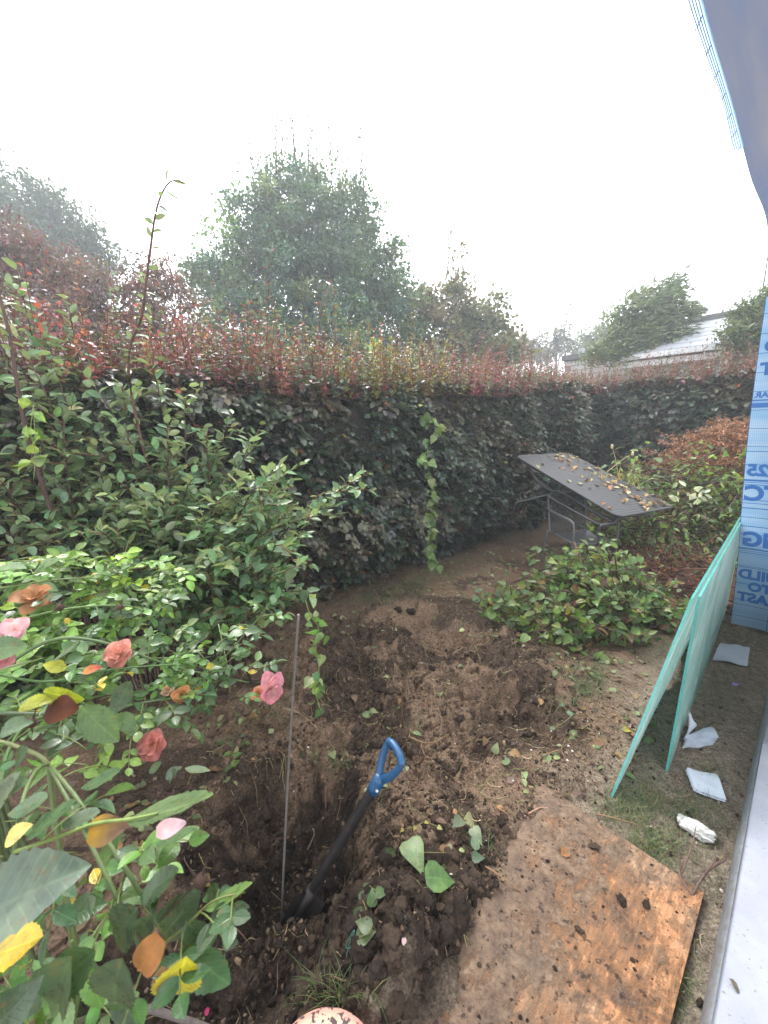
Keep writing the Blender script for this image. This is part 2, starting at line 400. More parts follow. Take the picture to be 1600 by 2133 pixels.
n1, n2, n3 = t.noise(9., 8, .7), t.noise(55., 6, .7), t.noise(260., 4, .7)
sand = t.mix(n1, (.175, .11, .07), (.335, .23, .155)); sand = t.mix(.7, sand, t.ramp(n2, (.3, .5), (.7, 1.35)), 'MULTIPLY')
grey = t.mix(t.ramp(t.noise(25., 6, .7), (.35, 0.), (.7, 1.)), (.19, .155, .115), (.40, .335, .25))
grey = t.mix(t.ramp(n3, (.30, .55), (.42, 0.)), grey, (.06, .05, .04))
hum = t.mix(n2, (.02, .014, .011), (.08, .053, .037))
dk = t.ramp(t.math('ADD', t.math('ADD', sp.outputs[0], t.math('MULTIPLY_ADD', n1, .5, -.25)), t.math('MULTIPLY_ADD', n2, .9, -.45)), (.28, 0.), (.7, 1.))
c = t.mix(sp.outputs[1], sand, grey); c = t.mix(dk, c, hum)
c = t.mix(t.math('MULTIPLY', sp.outputs[2], t.ramp(t.noise(80., 4, .6), (.4, 0.), (.6, 1.))), c, (.10, .07, .045))
c = t.mix(.6, c, t.ramp(n3, (.3, .5), (.7, 1.45)), 'MULTIPLY'); c = t.mix(.75, c, t.ramp(t.noise(120., 3, .6), (.36, .42), (.64, 1.4)), 'MULTIPLY')
t.set(Base_Color=c, Roughness=.92, Specular_IOR_Level=.2)
t.bump(t.math('ADD', t.math('MULTIPLY', n2, 1.), t.math('MULTIPLY', n3, .5)), .022, 1.)
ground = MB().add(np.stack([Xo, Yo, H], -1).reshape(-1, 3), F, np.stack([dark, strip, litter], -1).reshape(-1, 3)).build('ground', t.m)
structure(ground)

# crumbs and clods of soil, part of the ground
vi, fi = ico(2)
CL = []
for i in range(6):
    d = 1 + .5 * fbm(vi[:, 0] * 2.2 + i * 9, vi[:, 1] * 1.6, vi[:, 2] * 1.6, 3, 100 + i)
    CL.append((vi * d[:, None] * [1, 1, .72], fi))
v0, f0 = ico(0)
def scatter_soil(n, cx, cy, rx, ry, smin, smax, tints, mb):
    p = rng.normal(0, .5, (n, 2)) * [rx, ry] + [cx, cy]
    p = p[~on_board(p[:, 0], p[:, 1])]; n = len(p)
    s_ = smin * (smax / smin) ** (rng.random(n) ** 3.); z = ground_h(p[:, 0], p[:, 1]); tt = jit(tints, n, .25, .05)
    for i in range(n):
        sc3 = s_[i] * rng.uniform(.7, 1.3, 3); a = rng.uniform(0, 6.28); ca, sa = math.cos(a), math.sin(a)
        w = v0 * (1 + .28 * rng.normal(0, 1, (12, 1))) * sc3
        w = np.c_[w[:, 0] * ca - w[:, 1] * sa, w[:, 0] * sa + w[:, 1] * ca, w[:, 2]]
        mb.add(w + [p[i, 0], p[i, 1], z[i] + .3 * s_[i]], f0, tt[i])
crumbs = MB()
TD, TS = [(.03, .021, .016), (.055, .038, .027)], [(.17, .115, .075), (.21, .15, .1), (.12, .08, .055)]
scatter_soil(7500, .10, .86, .52, .42, .0025, .016, TD, crumbs)
scatter_soil(2600, -.4, 1.25, .7, .6, .003, .010, TD + TD + TS, crumbs)
scatter_soil(9000, .3, 2.15, 1.3, 1.2, .0025, .011, TD + TD + TS + TS, crumbs)
scatter_soil(900, .9, 1.6, .9, .8, .003, .008, TS, crumbs)
for q in np.linspace(.5, 1.7, 9): _p = sn(q, -.56); scatter_soil(160, _p[0], _p[1], .16, .16, .0025, .009, TD + TS, crumbs)
scatter_soil(700, -.7, .7, .6, .3, .004, .012, TD + TS, crumbs)
stuff(crumbs.build('soil_crumbs', M_CLOD, ground, smooth=False))
clod_me = []
for i, (v, f) in enumerate(CL):
    for tt in (TD[0], TD[1]):
        me = mesh_from('clod', v, f, np.repeat([tt], len(v), 0), np.zeros((len(v), 2)), True); me.materials.append(M_CLOD); clod_me.append(me)
def put(o, loc, rz=0., s=1., tilt=0., parent=None):
    o.location = tuple(float(q) for q in loc); o.rotation_euler = (tilt, tilt * .6, rz)
    o.scale = (s,) * 3 if np.isscalar(s) else s
    if parent is not None: setpar(o, parent)
    return o
for px, py, r in [(790, 1440, 24), (820, 1445, 18), (700, 1460, 14), (690, 1490, 16), (735, 1365, 14), (815, 1360, 14), (845, 1330, 12), (855, 1270, 16), (830, 1275, 14), (745, 1530, 18), (730, 1545, 14),
                  (1010, 1490, 14), (1045, 1480, 12), (1120, 1455, 14), (985, 1475, 12), (920, 1490, 12), (960, 1490, 12), (900, 1400, 10), (780, 1330, 12), (690, 1345, 12), (710, 1420, 12)]:
    d = at(px, py, 1.) - [0, 0, CAM_H]; g = d * (CAM_H / -d[2]); h = ground_h(g[0], g[1]); zc = proj(np.array([g[0], g[1], h]))[2]
    s_ = .75 * r / FPX * zc * rng.uniform(.8, 1.2)
    put(link('clod', clod_me[rng.integers(12)], None), (g[0], g[1], h + .25 * s_), rng.uniform(0, 6), (s_, s_ * .8, s_ * .8), rng.uniform(-.4, .4), ground)
for _ in range(200):
    p = rng.normal(0, .45, 2) * [.42, .32] + [.09, .90]; s_ = .010 + .022 * rng.random() ** 2
    if on_board(p[0], p[1]): continue
    put(link('clod', clod_me[rng.integers(12)], None), (p[0], p[1], ground_h(*p) + .2 * s_), rng.uniform(0, 6), s_, rng.uniform(-.5, .5), ground)
for _ in range(45):
    p = rng.normal(0, .5, 2) * [1.0, .9] + [.2, 2.1]; s_ = .008 + .014 * rng.random() ** 2
    if on_board(p[0], p[1]): continue
    put(link('clod', clod_me[rng.integers(12)], None), (p[0], p[1], ground_h(*p) + .2 * s_), rng.uniform(0, 6), s_, rng.uniform(-.5, .5), ground)
peb = MB()
for _ in range(140):
    p = sn(rng.uniform(.9, 4), rng.uniform(-1.2, -.05)) if rng.random() < .6 else np.array([rng.uniform(-.6, 1.4), rng.uniform(.8, 2.4), 0])
    s_ = rng.uniform(.0025, .0065); c = np.array([.62, .57, .5]) * rng.uniform(.6, 1.1)
    peb.add(v0 * s_ * rng.uniform(.6, 1.2, 3) + [p[0], p[1], ground_h(p[0], p[1]) + .4 * s_], f0, c)
stuff(peb.build('pebbles', M_STONE, ground))
# roots and stalks sticking out of the soil
def gpt(px, py, lift=.0):
    d = at(px, py, 1.) - [0, 0, CAM_H]; z = 0.
    for _ in range(12):
        g = d * ((CAM_H - z) / -d[2]); z = .5 * z + .5 * float(ground_h(g[0], g[1]))
    return np.array([g[0], g[1], float(ground_h(g[0], g[1])) + lift])
root_spots = [[(985, 1340), (998, 1375), (1005, 1425)], [(855, 1540), (895, 1555), (940, 1530)], [(690, 1730), (702, 1745), (714, 1762)], [(1130, 1580), (1165, 1570), (1178, 1590)], [(470, 1920), (500, 1950), (530, 1985)],
              [(640, 1760), (655, 1745), (650, 1730)], [(670, 1700), (678, 1690), (680, 1678)], [(560, 1470), (620, 1490), (660, 1520)], [(1010, 1810), (1050, 1840), (1100, 1875)], [(750, 1905), (790, 1930), (835, 1945)],
              [(690, 2040), (720, 2055), (760, 2060)], [(965, 1300), (985, 1335), (1000, 1320)], [(1240, 1700), (1290, 1715), (1350, 1730)], [(1100, 1700), (1130, 1690), (1180, 1700)]]
for r_ in root_spots:
    pts = smooth_path([gpt(x, y, .012 + .008 * (i == 1)) for i, (x, y) in enumerate(r_)], 5)
    MB().tube(pts, np.linspace(.0035, .0018, len(pts)), 5, jit([(.35, .26, .15), (.2, .12, .07)], 1)[0]).build('root', M_BARK, ground)
rt = MB()
for _ in range(1700):
    p = np.array([rng.uniform(-.9, 1.5), rng.uniform(.8, 4.4)]); a = rng.uniform(0, 6.28); L = rng.uniform(.03, .12)
    q = [p + L * tt_ * np.array([math.cos(a + tt_), math.sin(a + tt_)]) for tt_ in (0, .35, .7, 1)]
    rt.tube([[x, y, float(ground_h(x, y)) + .006] for x, y in q], .0014, 3, jit([(.34, .25, .15), (.16, .105, .065), (.2, .2, .08)], 1)[0])
stuff(rt.build('root_strands', M_BARK, ground))

# ------------------------------------------------------------------ the house: sill, frame, eave, wrapped corner
def plain(name, colr, rough=.6, nscale=30., lo=.85, hi=1.12, bump=.0, spec=.4, metal=0.):
    t = NT(name); nz = t.noise(nscale, 5, .6)
    t.set(Base_Color=t.mix(1., colr, t.ramp(nz, (.3, lo), (.7, hi)), 'MULTIPLY'), Roughness=t.math('MULTIPLY_ADD', nz, .3, rough - .15), Specular_IOR_Level=spec, Metallic=metal)
    if bump: t.bump(nz, bump, .6)
    return t.m
t = NT('sill_board'); nz = t.noise(8., 6, .6); st = t.noise(14., 4, .6, t.map(t.pos(), (1, 1, 1), (0, 0, -.73)))
sp_ = t.ramp(t.noise(110., 3, .6), (.64, 0.), (.72, .9))
t.set(Base_Color=t.mix(sp_, t.mix(t.ramp(nz, (.35, 0.), (.75, 1.)), (.25, .265, .31), (.32, .33, .37)), (.12, .10, .085)), Roughness=.35); M_SILL = t.m
t = NT('zinc_trim'); nz = t.noise(12., 6, .65); d_ = t.ramp(t.noise(40., 5, .7), (.45, 0.), (.65, 1.))
t.set(Base_Color=t.mix(t.math('MULTIPLY', d_, .7), t.mix(nz, (.11, .12, .14), (.24, .26, .28)), (.13, .105, .08)), Roughness=.5, Metallic=.35); t.bump(nz, .002, .5); M_ZINC = t.m
M_FRAME = plain('white_frame', (.6, .61, .63), .4, 20., .92, 1.05)
M_RUBBER = plain('black_rubber', (.015, .015, .016), .6)
M_PLASTER = plain('house_render', (.6, .59, .57), .9, 60., .85, 1.1, .003)
house = thing('house', 'house edge with white door sill, metal trim and film covered eave, at right edge', 'house', sn(2, .3))
MB().box(sn(-.6, .037, -.1), U * 3.07, N * .75, Z * .215).build('door_sill', M_SILL, house, False)
MB().box(sn(2.4725, .037, -.1), U * 2.9, N * .4, Z * .215).build('sill_extension', M_SILL, house, False)
pr = [(.019, -.12), (.017, .06), (.019, .092), (.023, .108), (.029, .118), (.034, .122), (.0365, .1235)]
mb = MB(); ss = np.linspace(-.6, 5.3, 60); V = np.array([[sn(s, n + .0025 * vnoise(s * 3, 0, 0, 5), z) for (n, z) in pr] for s in ss]).reshape(-1, 3)
f = []
for a in range(len(ss) - 1):
    for b in range(len(pr) - 1): p = a * len(pr) + b; f += [[p, p + len(pr), p + len(pr) + 1], [p, p + len(pr) + 1, p + 1]]
mb.add(V, f).build('metal_trim', M_ZINC, house)
fr = MB().box(sn(2.47, .058, .142), U * 2.2, N * .09, Z * 2.4).build('door_frame', M_FRAME, house, False)
MB().box(sn(2.476, .062, .1155), U * 2.19, N * .08, Z * .026).build('seal', M_RUBBER, fr, False)
MB().box(sn(2.47, .156, -.1), U * 3, N * .25, Z * 2.75).build('wall', M_PLASTER, house, False)
MB().box(sn(4.28, -.20, -.1), U * .7, N * .353, Z * 2.62).build('wall_return', M_PLASTER, house, False)
# eave covered by blue film
t = NT('eave_film'); nz = t.noise(2.2, 5, .6, t.map(t.map(t.pos(), (1, 1, 1), (0, 0, -.733)), (.35, 3., 1.))); cc = t.mix(t.ramp(nz, (.36, 0.), (.66, 1.)), (.088, .112, .175), (.155, .15, .165))
t.set(Base_Color=cc, Roughness=.5)
tr = t.node('ShaderNodeBsdfTranslucent'); t.put(tr.inputs[0], cc); ms = t.node('ShaderNodeMixShader'); ms.inputs[0].default_value = .5
t.l.new(t.p.outputs[0], ms.inputs[1]); t.l.new(tr.outputs[0], ms.inputs[2]); t.l.new(ms.outputs[0], t.o.inputs[0]); M_EAVE = t.m
EZ = 2.62
ss, nn = np.linspace(-2.5, 5.2, 90), np.linspace(0, 1, 24)
V = []
for s in ss:
    e0 = -.335 + .012 * float(vnoise(s * 2.2, 0, 0, 3)) 
    for q in nn:
        n = e0 + q * 1.6; z = EZ - .014 * math.sin(min(q * 9, math.pi)) * (1 + .4 * float(vnoise(s * 1.5, q, 0, 4))) + .10 * q
        V.append(sn(s, n, z))
f = []
for a in range(len(ss) - 1):
    for b in range(len(nn) - 1): p = a * len(nn) + b; f += [[p, p + 1, p + len(nn) + 1], [p, p + len(nn) + 1, p + len(nn)]]
MB().add(V, f).build('eave_cover', M_EAVE, house)
t = NT('mesh_fringe'); t.set(Base_Color=(.22, .36, .55), Roughness=.4)
tr = t.node('ShaderNodeBsdfTranslucent'); t.put(tr.inputs[0], (.30, .46, .64)); ms = t.node('ShaderNodeMixShader'); ms.inputs[0].default_value = .75
t.l.new(t.p.outputs[0], ms.inputs[1]); t.l.new(tr.outputs[0], ms.inputs[2])
tp = t.node('ShaderNodeBsdfTransparent'); m2 = t.node('ShaderNodeMixShader'); m2.inputs[0].default_value = .12; t.l.new(ms.outputs[0], m2.inputs[1]); t.l.new(tp.outputs[0], m2.inputs[2]); t.l.new(m2.outputs[0], t.o.inputs[0]); M_FRINGE = t.m
fg = MB(); ths = MB()
S1 = 2.05
def eedge(s): return -.335 + .012 * float(vnoise(s * 2.2, 0, 0, 3))
ss = np.arange(-1.5, S1, .03); fw = [.019 + .005 * float(vnoise(s * 4, 7, 0, 8)) for s in ss]
V = []
for s, w in zip(ss, fw): V += [sn(s, eedge(s) + .006, EZ - .006), sn(s, eedge(s) - w * .5, EZ - .008), sn(s, eedge(s) - w, EZ - .002)]
f = []
for a in range(len(ss) - 1):
    for b in range(2): p = a * 3 + b; f += [[p, p + 1, p + 4], [p, p + 4, p + 3]]
fringe = fg.add(V, f).build('film_fringe', M_FRINGE, house)
for w in np.linspace(.0, 1, 5): ths.tube([sn(s, eedge(s) - w * q, EZ - .011) for s, q in zip(ss, fw)], .0009, 3, (.03, .10, .22))
for s in np.arange(-1.5, S1, .11): ths.tube([sn(s, eedge(s), EZ - .012), sn(s + .035, eedge(s) - .019, EZ - .010)], .0013, 3, (.03, .08, .2))
stuff(ths.build('threads', tint_mat('film_thread', .5), fringe))

# printed reinforced film on the wrapped corner (print seen mirrored)
t = NT('reinforced_film'); uv = t.node('ShaderNodeUVMap').outputs[0]; sp = t.node('ShaderNodeSeparateXYZ'); t.l.new(uv, sp.inputs[0])
def lines(sock, period, width):
    fr_ = t.math('FRACT', t.math('DIVIDE', sock, period)); return t.math('LESS_THAN', fr_, width)
g = t.math('MAXIMUM', lines(sp.outputs[0], .0115, .28), lines(sp.outputs[1], .0115, .28))
big = t.math('MAXIMUM', lines(sp.outputs[0], .21, .018), lines(sp.outputs[1], .137, .03))
band = t.ramp(t.noise(3.5, 2, .5, t.map(t.pos(), (.3, .3, 2.2))), (.4, (.25, .46, .69)), (.62, (.46, .61, .75)))
cc = t.mix(t.math('MULTIPLY', g, .55), band, (.13, .33, .60)); cc = t.mix(big, cc, (.02, .13, .38))
t.set(Base_Color=cc, Roughness=.35)
tr = t.node('ShaderNodeBsdfTranslucent'); t.put(tr.inputs[0], cc); ms = t.node('ShaderNodeMixShader'); ms.inputs[0].default_value = .45
t.l.new(t.p.outputs[0], ms.inputs[1]); t.l.new(tr.outputs[0], ms.inputs[2]); t.l.new(ms.outputs[0], t.o.inputs[0])
t.bump(g, .001, .5); M_FILM = t.m
def filmpt(a, z, off=0.):
    """a = metres from the film's free edge towards the house"""
    q = (2.6 - z) / 2.5; e = -.405 + .125 * q - .015 * math.sin(q * 5.)
    s = 4.108 + .02 * math.sin(z * 4.) * math.exp(-a * 6) + .012 * math.sin(a * 14 + z) + (.22 * max(0, a) if a < .2 else .044)
    return sn(s - off, e + a, z)
zs, as_ = np.linspace(.06, 2.58, 60), np.linspace(0, .66, 24)
V = np.array([[filmpt(a, z) for a in as_] for z in zs]); uvv = np.array([[(a, z) for a in as_] for z in zs]).reshape(-1, 2); f = []
for a in range(len(zs) - 1):
    for b in range(len(as_) - 1): p = a * len(as_) + b; f += [[p, p + 1, p + len(as_) + 1], [p, p + len(as_) + 1, p + len(as_)]]
film = MB().add(V.reshape(-1, 3), f, (1, 1, 1), uvv).build('reinforced_film', M_FILM)
tag(film, 'pale blue reinforced plastic film with mirrored blue print wrapped over house corner', 'plastic film')
t = NT('film_print'); t.set(Base_Color=(.018, .14, .44), Roughness=.4); M_PRINT = t.m
def print_text(txt, a0, z0, hgt, name='printed_word'):
    """mirrored print: the last letter stands nearest the free edge"""
    cu = bpy.data.curves.new('txt', 'FONT'); cu.body = txt; cu.size = hgt * 1.42; cu.offset = .004 * hgt / .06
    tmp = bpy.data.objects.new('txt', cu); col.objects.link(tmp)
    dg = bpy.context.evaluated_depsgraph_get(); me0 = bpy.data.meshes.new_from_object(tmp.evaluated_get(dg))
    v = np.array([q.co[:] for q in me0.vertices]); me0.calc_loop_triangles(); fs = [tuple(q.vertices) for q in me0.loop_triangles]
    bpy.data.objects.remove(tmp); bpy.data.curves.remove(cu); bpy.data.meshes.remove(me0)
    a = a0 + (v[:, 0].max() - v[:, 0]); z = z0 + v[:, 1]
    P = np.array([filmpt(x, y, .003) for x, y in zip(a, z)])
    MB().add(P, fs).build(name, M_PRINT, film, False)
for txt, a0, z0, h in [('D', .03, 2.205, .075), ('T', .02, 2.04, .085), ('BAR', .01, 1.875, .04), ('25', .015, 1.29, .085), ('TC', -.02 + .03, 1.10, .11), ('MG', .02, .735, .11),
                       ('BUILD', .012, .46, .075), ('TO', .075, .365, .068), ('LAST', .018, .27, .072), ('ZONE KONTROL', .01, .175, .022)]:
    if txt == 'ZONE KONTROL': continue
    print_text(txt, a0, z0, h)
def print_bar(z0, h, a1=.62):
    mb = MB(); aa = np.linspace(.004, a1, 24); V = []
    for a in aa: V += [filmpt(a, z0, .003), filmpt(a, z0 + h, .003)]
    f = []
    for i in range(len(aa) - 1): f += [[2 * i, 2 * i + 2, 2 * i + 3], [2 * i, 2 * i + 3, 2 * i + 1]]
    mb.add(V, f).build('printed_line', M_PRINT, film, False)
for z0, h in [(1.85, .010), (1.80, .035), (1.47, .006), (1.245, .014), (1.215, .005), (1.07, .005), (1.03, .008), (.885, .007), (.70, .012), (.67, .005), (.56, .004), (.235, .004)]: print_bar(z0, h)

# ------------------------------------------------------------------ two glass sheets leaning on the corner
t = NT('frosted_glass_face'); v_ = t.map(t.pos(), (.55, .55, .8)); stn = t.noise(2.2, 4, .5, v_, 1.)
cc = t.mix(t.ramp(stn, (.38, 0.), (.68, 1.)), (.48, .64, .62), (.70, .76, .74))
dirt_ = t.ramp(t.noise(30., 5, .7), (.66, 0.), (.72, 1.)); cc = t.mix(t.math('MULTIPLY', dirt_, .5), cc, (.3, .24, .18))
t.set(Base_Color=cc, Roughness=t.math('MULTIPLY_ADD', stn, .4, .08), Specular_IOR_Level=.6)
tp = t.node('ShaderNodeBsdfTransparent'); t.put(tp.inputs[0], (.72, .9, .88)); tr = t.node('ShaderNodeBsdfTranslucent'); t.put(tr.inputs[0], cc)
m1 = t.node('ShaderNodeMixShader'); m1.inputs[0].default_value = .5; t.l.new(t.p.outputs[0], m1.inputs[1]); t.l.new(tr.outputs[0], m1.inputs[2])
m2 = t.node('ShaderNodeMixShader'); t.put(m2.inputs[0], t.ramp(stn, (.3, .28), (.7, .08))); t.l.new(m1.outputs[0], m2.inputs[1]); t.l.new(tp.outputs[0], m2.inputs[2]); t.l.new(m2.outputs[0], t.o.inputs[0]); M_GLASS = t.m
t = NT('glass_edge'); nz = t.noise(60., 4, .6); t.set(Base_Color=t.mix(nz, (.03, .22, .2), (.12, .42, .38)), Roughness=.25); M_GEDGE = t.m
def glass_sheet(label, nb, nt, zt, s0, s1, zb0, thk):
    root = thing('glass_sheet', label, 'glass sheet', sn(s0, nb, zb0), 'glass sheets leaning by the house corner')
    b0, b1 = sn(s0, nb[0], zb0), sn(s1, nb[1], .02); t0, t1 = sn(s0 + nt[2], nt[0], zt), sn(s1 + nt[2], nt[1], zt)
    nr = unit(np.cross(b1 - b0, t0 - b0)) * thk
    if nr @ N < 0: nr = -nr
    fr_, bk = [b0, b1, t1, t0], [q + nr for q in (b0, b1, t1, t0)]
    mb = MB(); m = 8
    MB().quad(fr_).quad(bk[::-1]).build('pane', M_GLASS, root, False)
    e = MB()
    for i in range(4):
        j = (i + 1) % 4; ins = .0015 * unit(sum(fr_) / 4 - (fr_[i] + fr_[j]) / 2)
        e.quad([fr_[i], fr_[j], bk[j], bk[i]])
    e.build('polished_edge', M_GEDGE, root, False)
    return root
def glass_sheet_(label, b0, b1, t1, t0, thk):
    root = thing('glass_sheet', label, 'glass sheet', b0)
    nr = unit(np.cross(b1 - b0, t0 - b0)) * thk
    if nr @ N < 0: nr = -nr
    a = [b0, b1, t1, t0]; b = [q + nr for q in a]
    MB().quad(a).quad(b[::-1]).build('pane', M_GLASS, root, False)
    e = MB()
    for i in range(4): j = (i + 1) % 4; e.quad([a[i], a[j], b[j], b[i]])
    e.build('polished_edge', M_GEDGE, root, False)
    w = unit(b1 - b0); up = unit(t0 - b0)
    rim = MB()
    for off in (-.0006, ):
        for (p, q) in ((b0, t0), (t0, t1)):
            ins = (w if p is b0 else -up) * .004
            rim.quad([p - .001 * unit(nr), q - .001 * unit(nr), q - .001 * unit(nr) + ins, p - .001 * unit(nr) + ins])
            rim.quad([p + nr * 1.0 + .001 * unit(nr), q + nr + .001 * unit(nr), q + nr + .001 * unit(nr) + ins, p + nr + .001 * unit(nr) + ins])
    rim.build('edge_bevel', M_GEDGE, root, False)
    return root
gb = gpt(1386, 1606); gt = at(1454, 1242, 1.70); gtf = at(1549, 1074, 3.33); gbf = gtf - gt + gb; gbf[2] = .01
glass_sheet_('frosted teal glass sheet standing nearly upright, nearer the house', gb, gbf, gtf, gt, .010)
lb = gpt(1271, 1660); lt = gt - .022 * N - .012 * U + np.array([0, 0, -.012]); lbf = lb + (gtf - gt); lbf[2] = .01
glass_sheet_('glass sheet leaning steeply behind the upright one, its foot further out', lb, lbf, lt + (gtf - gt), lt, .010)

# ------------------------------------------------------------------ plywood board trodden with mud
t = NT('muddy_plywood'); pp = t.map(t.pos(), (1, 1, 1), (0, 0, -.733))
gr = t.noise(5., 6, .6, t.map(pp, (3., 22., 1.)), .4); mud = t.noise(7., 10, .74, None, .6); m3 = t.noise(34., 7, .72); stk_ = t.noise(4., 8, .7, t.map(pp, (2.2, 9., 1.)), .8)
spv = t.node('ShaderNodeSeparateXYZ'); t.l.new(t.pos(), spv.inputs[0])
nn_ = t.math('ADD', t.math('MULTIPLY', spv.outputs[0], float(N[0])), t.math('MULTIPLY', spv.outputs[1], float(N[1])))
wood = t.mix(t.ramp(gr, (.3, 0.), (.7, 1.)), (.34, .15, .066), (.47, .26, .135))
wood = t.mix(t.ramp(t.noise(3.5, 4, .6), (.5, 0.), (.75, .6)), wood, (.55, .45, .34))
lev = t.math('ADD', t.math('ADD', t.math('MULTIPLY_ADD', mud, .75, t.math('MULTIPLY', stk_, .5)), t.math('MULTIPLY', m3, .35)), t.math('MULTIPLY', t.math('ADD', nn_, .25), -.52))
mask = t.ramp(lev, (.69, .06), (.77, .42), (.87, .92))
soil = t.mix(t.ramp(m3, (.36, 0.), (.64, 1.)), (.075, .052, .038), (.25, .18, .125)); soil = t.mix(t.ramp(t.noise(7., 7, .7), (.38, 0.), (.66, .85)), soil, (.055, .04, .032))
cw = t.mix(mask, wood, soil); blk = t.ramp(t.noise(38., 4, .6), (.60, 0.), (.66, 1.)); cw = t.mix(t.math('MULTIPLY', blk, .8), cw, (.03, .02, .018))
t.set(Base_Color=cw, Roughness=.8, Specular_IOR_Level=.25); t.bump(t.math('ADD', t.math('MULTIPLY', mask, .6), t.math('MULTIPLY', m3, .8)), .012, 1.); M_PLY = t.m
t = NT('plywood_edge'); zz = t.node('ShaderNodeSeparateXYZ'); t.l.new(t.pos(), zz.inputs[0])
pl = t.math('SINE', t.math('MULTIPLY', zz.outputs[2], 1400.)); t.set(Base_Color=t.mix(t.math('MULTIPLY_ADD', pl, .5, .5), (.2, .085, .035), (.36, .18, .075)), Roughness=.8); M_PLYE = t.m
bl = thing('plywood_board', 'orange plywood board smeared with mud lying flat beside the dark soil heap', 'board', sn(1.2, -.3))
S0, S1b, N0, N1 = .35, 1.55, -.635, -.035
top = MB(); uu = np.linspace(S0, S1b, 30); vv = np.linspace(N0, N1, 16)
V = np.array([[sn(s, n, .014 + .003 * math.sin(s * 3) + .006 * ((n - N0) / .63)) for n in vv] for s in uu]).reshape(-1, 3); f = []
for a in range(len(uu) - 1):
    for b in range(len(vv) - 1): p = a * 16 + b; f += [[p, p + 1, p + 17][::-1], [p, p + 17, p + 16][::-1]]
f = [q[::-1] for q in f]
top.add(V, f).build('top_veneer', M_PLY, bl)
ed = MB(); V = V.reshape(30, 16, 3)
for ln in (V[:, -1], V[:, 0], V[-1], V[0]):
    for a in range(len(ln) - 1): ed.quad([ln[a], ln[a + 1], ln[a + 1] - [0, 0, .016], ln[a] - [0, 0, .016]])
ed.build('edge', M_PLYE, bl, False)
bc = MB()
for _ in range(800):
    s, n = rng.uniform(S0, S1b), N0 + (rng.random() ** 1.8) * .63; r_ = .001 + .0065 * rng.random() ** 4 * (1.6 if rng.random() < .1 else 1)
    r_ *= .7; P0 = sn(s, n, .014 + .003 * math.sin(s * 3) + .006 * ((n - N0) / .63))
    bc.add(v0 * (1 + .25 * rng.normal(0, 1, (12, 1))) * r_ * [1.2, 1., .55] + P0 + [0, 0, .3 * r_], f0, jit(TD + TS[2:], 1)[0])
stuff(bc.build('mud_crumbs', M_CLOD, bl, False))
def board_z(p): n = p[0] * N[0] + p[1] * N[1]; s = p[0] * U[0] + p[1] * U[1]; return .014 + .003 * math.sin(s * 3) + .006 * ((n - N0) / .63)
for px, py, r in [(1293, 1885, 11), (1235, 1775, 10), (1345, 1895, 8), (1205, 1950, 7)]:
    p = gpt(px, py); s_ = r / FPX * 1.5
    put(link('mud_lump', clod_me[rng.integers(12)], None), (p[0], p[1], board_z(p) + .2 * s_), rng.uniform(0, 6), (s_, s_ * .7, s_ * .5), .2, bl)

# ------------------------------------------------------------------ papers, tissue, scraps
t = NT('damp_paper'); uv = t.node('ShaderNodeUVMap').outputs[0]; sp = t.node('ShaderNodeSeparateXYZ'); t.l.new(uv, sp.inputs[0])
ln = t.math('GREATER_THAN', t.math('SINE', t.math('MULTIPLY', sp.outputs[1], 95.)), .55)
wd = t.math('GREATER_THAN', t.noise(1., 1, .5, t.map(uv, (38, 15, 1))), .52)
tx = t.math('MULTIPLY', t.math('MULTIPLY', ln, wd), .22)
cp = t.mix(t.ramp(t.noise(9., 4, .6), (.4, 0.), (.75, 1.)), (.50, .55, .62), (.40, .45, .52)); cp = t.mix(tx, cp, (.12, .14, .2))
t.set(Base_Color=cp, Roughness=.6); t.bump(t.noise(14., 4, .6), .006, .5); M_PAPER = t.m
def sheet(px4, lift=.012, bulge=.01, m=10, seed=0):
    c = [gpt(*q) for q in px4]; V, UVs = [], []
    for i in range(m):
        for j in range(m):
            a, b = i / (m - 1), j / (m - 1)
            p = (1 - a) * ((1 - b) * c[0] + b * c[1]) + a * ((1 - b) * c[3] + b * c[2])
            z = float(ground_h(p[0], p[1])) + lift + bulge * (math.sin(math.pi * a) * .7 + .6 * float(vnoise(a * 2.2, b * 2.2, 0, seed)))
            V.append((p[0], p[1], max(z, float(ground_h(p[0], p[1])) + .004))); UVs.append((b, a))
    f = []
    for i in range(m - 1):
        for j in range(m - 1): p = i * m + j; f += [[p, p + 1, p + m + 1], [p, p + m + 1, p + m]]
    f = [q[::-1] for q in f]
    return np.array(V), f, np.array(UVs)
v, f, uvv = sheet([(1500, 1343), (1562, 1350), (1556, 1392), (1483, 1378)], .012, .012, seed=1)
tag(MB().add(v, f, (1, 1, 1), uvv).build('paper_sheet', M_PAPER), 'white paper sheet lying on the sand just below the blue film', 'paper')
bk = thing('folded_booklet', 'folded white booklet propped open against the glass sheet foot', 'booklet', gpt(1450, 1550))
for q in range(4):
    v, f, uvv = sheet([(1425 - q, 1540 + 5 * q), (1482 + 3 * q, 1520 + 6 * q), (1497 - 4 * q, 1545 + 3 * q), (1430 - 3 * q, 1556 + 2 * q)], .022 - .005 * q, .003, seed=q + 3)
    MB().add(v, f, (1, 1, 1), uvv).build('page', M_PAPER, bk)
b0_, b1_ = gpt(1422, 1548, .02), gpt(1446, 1522, .02)
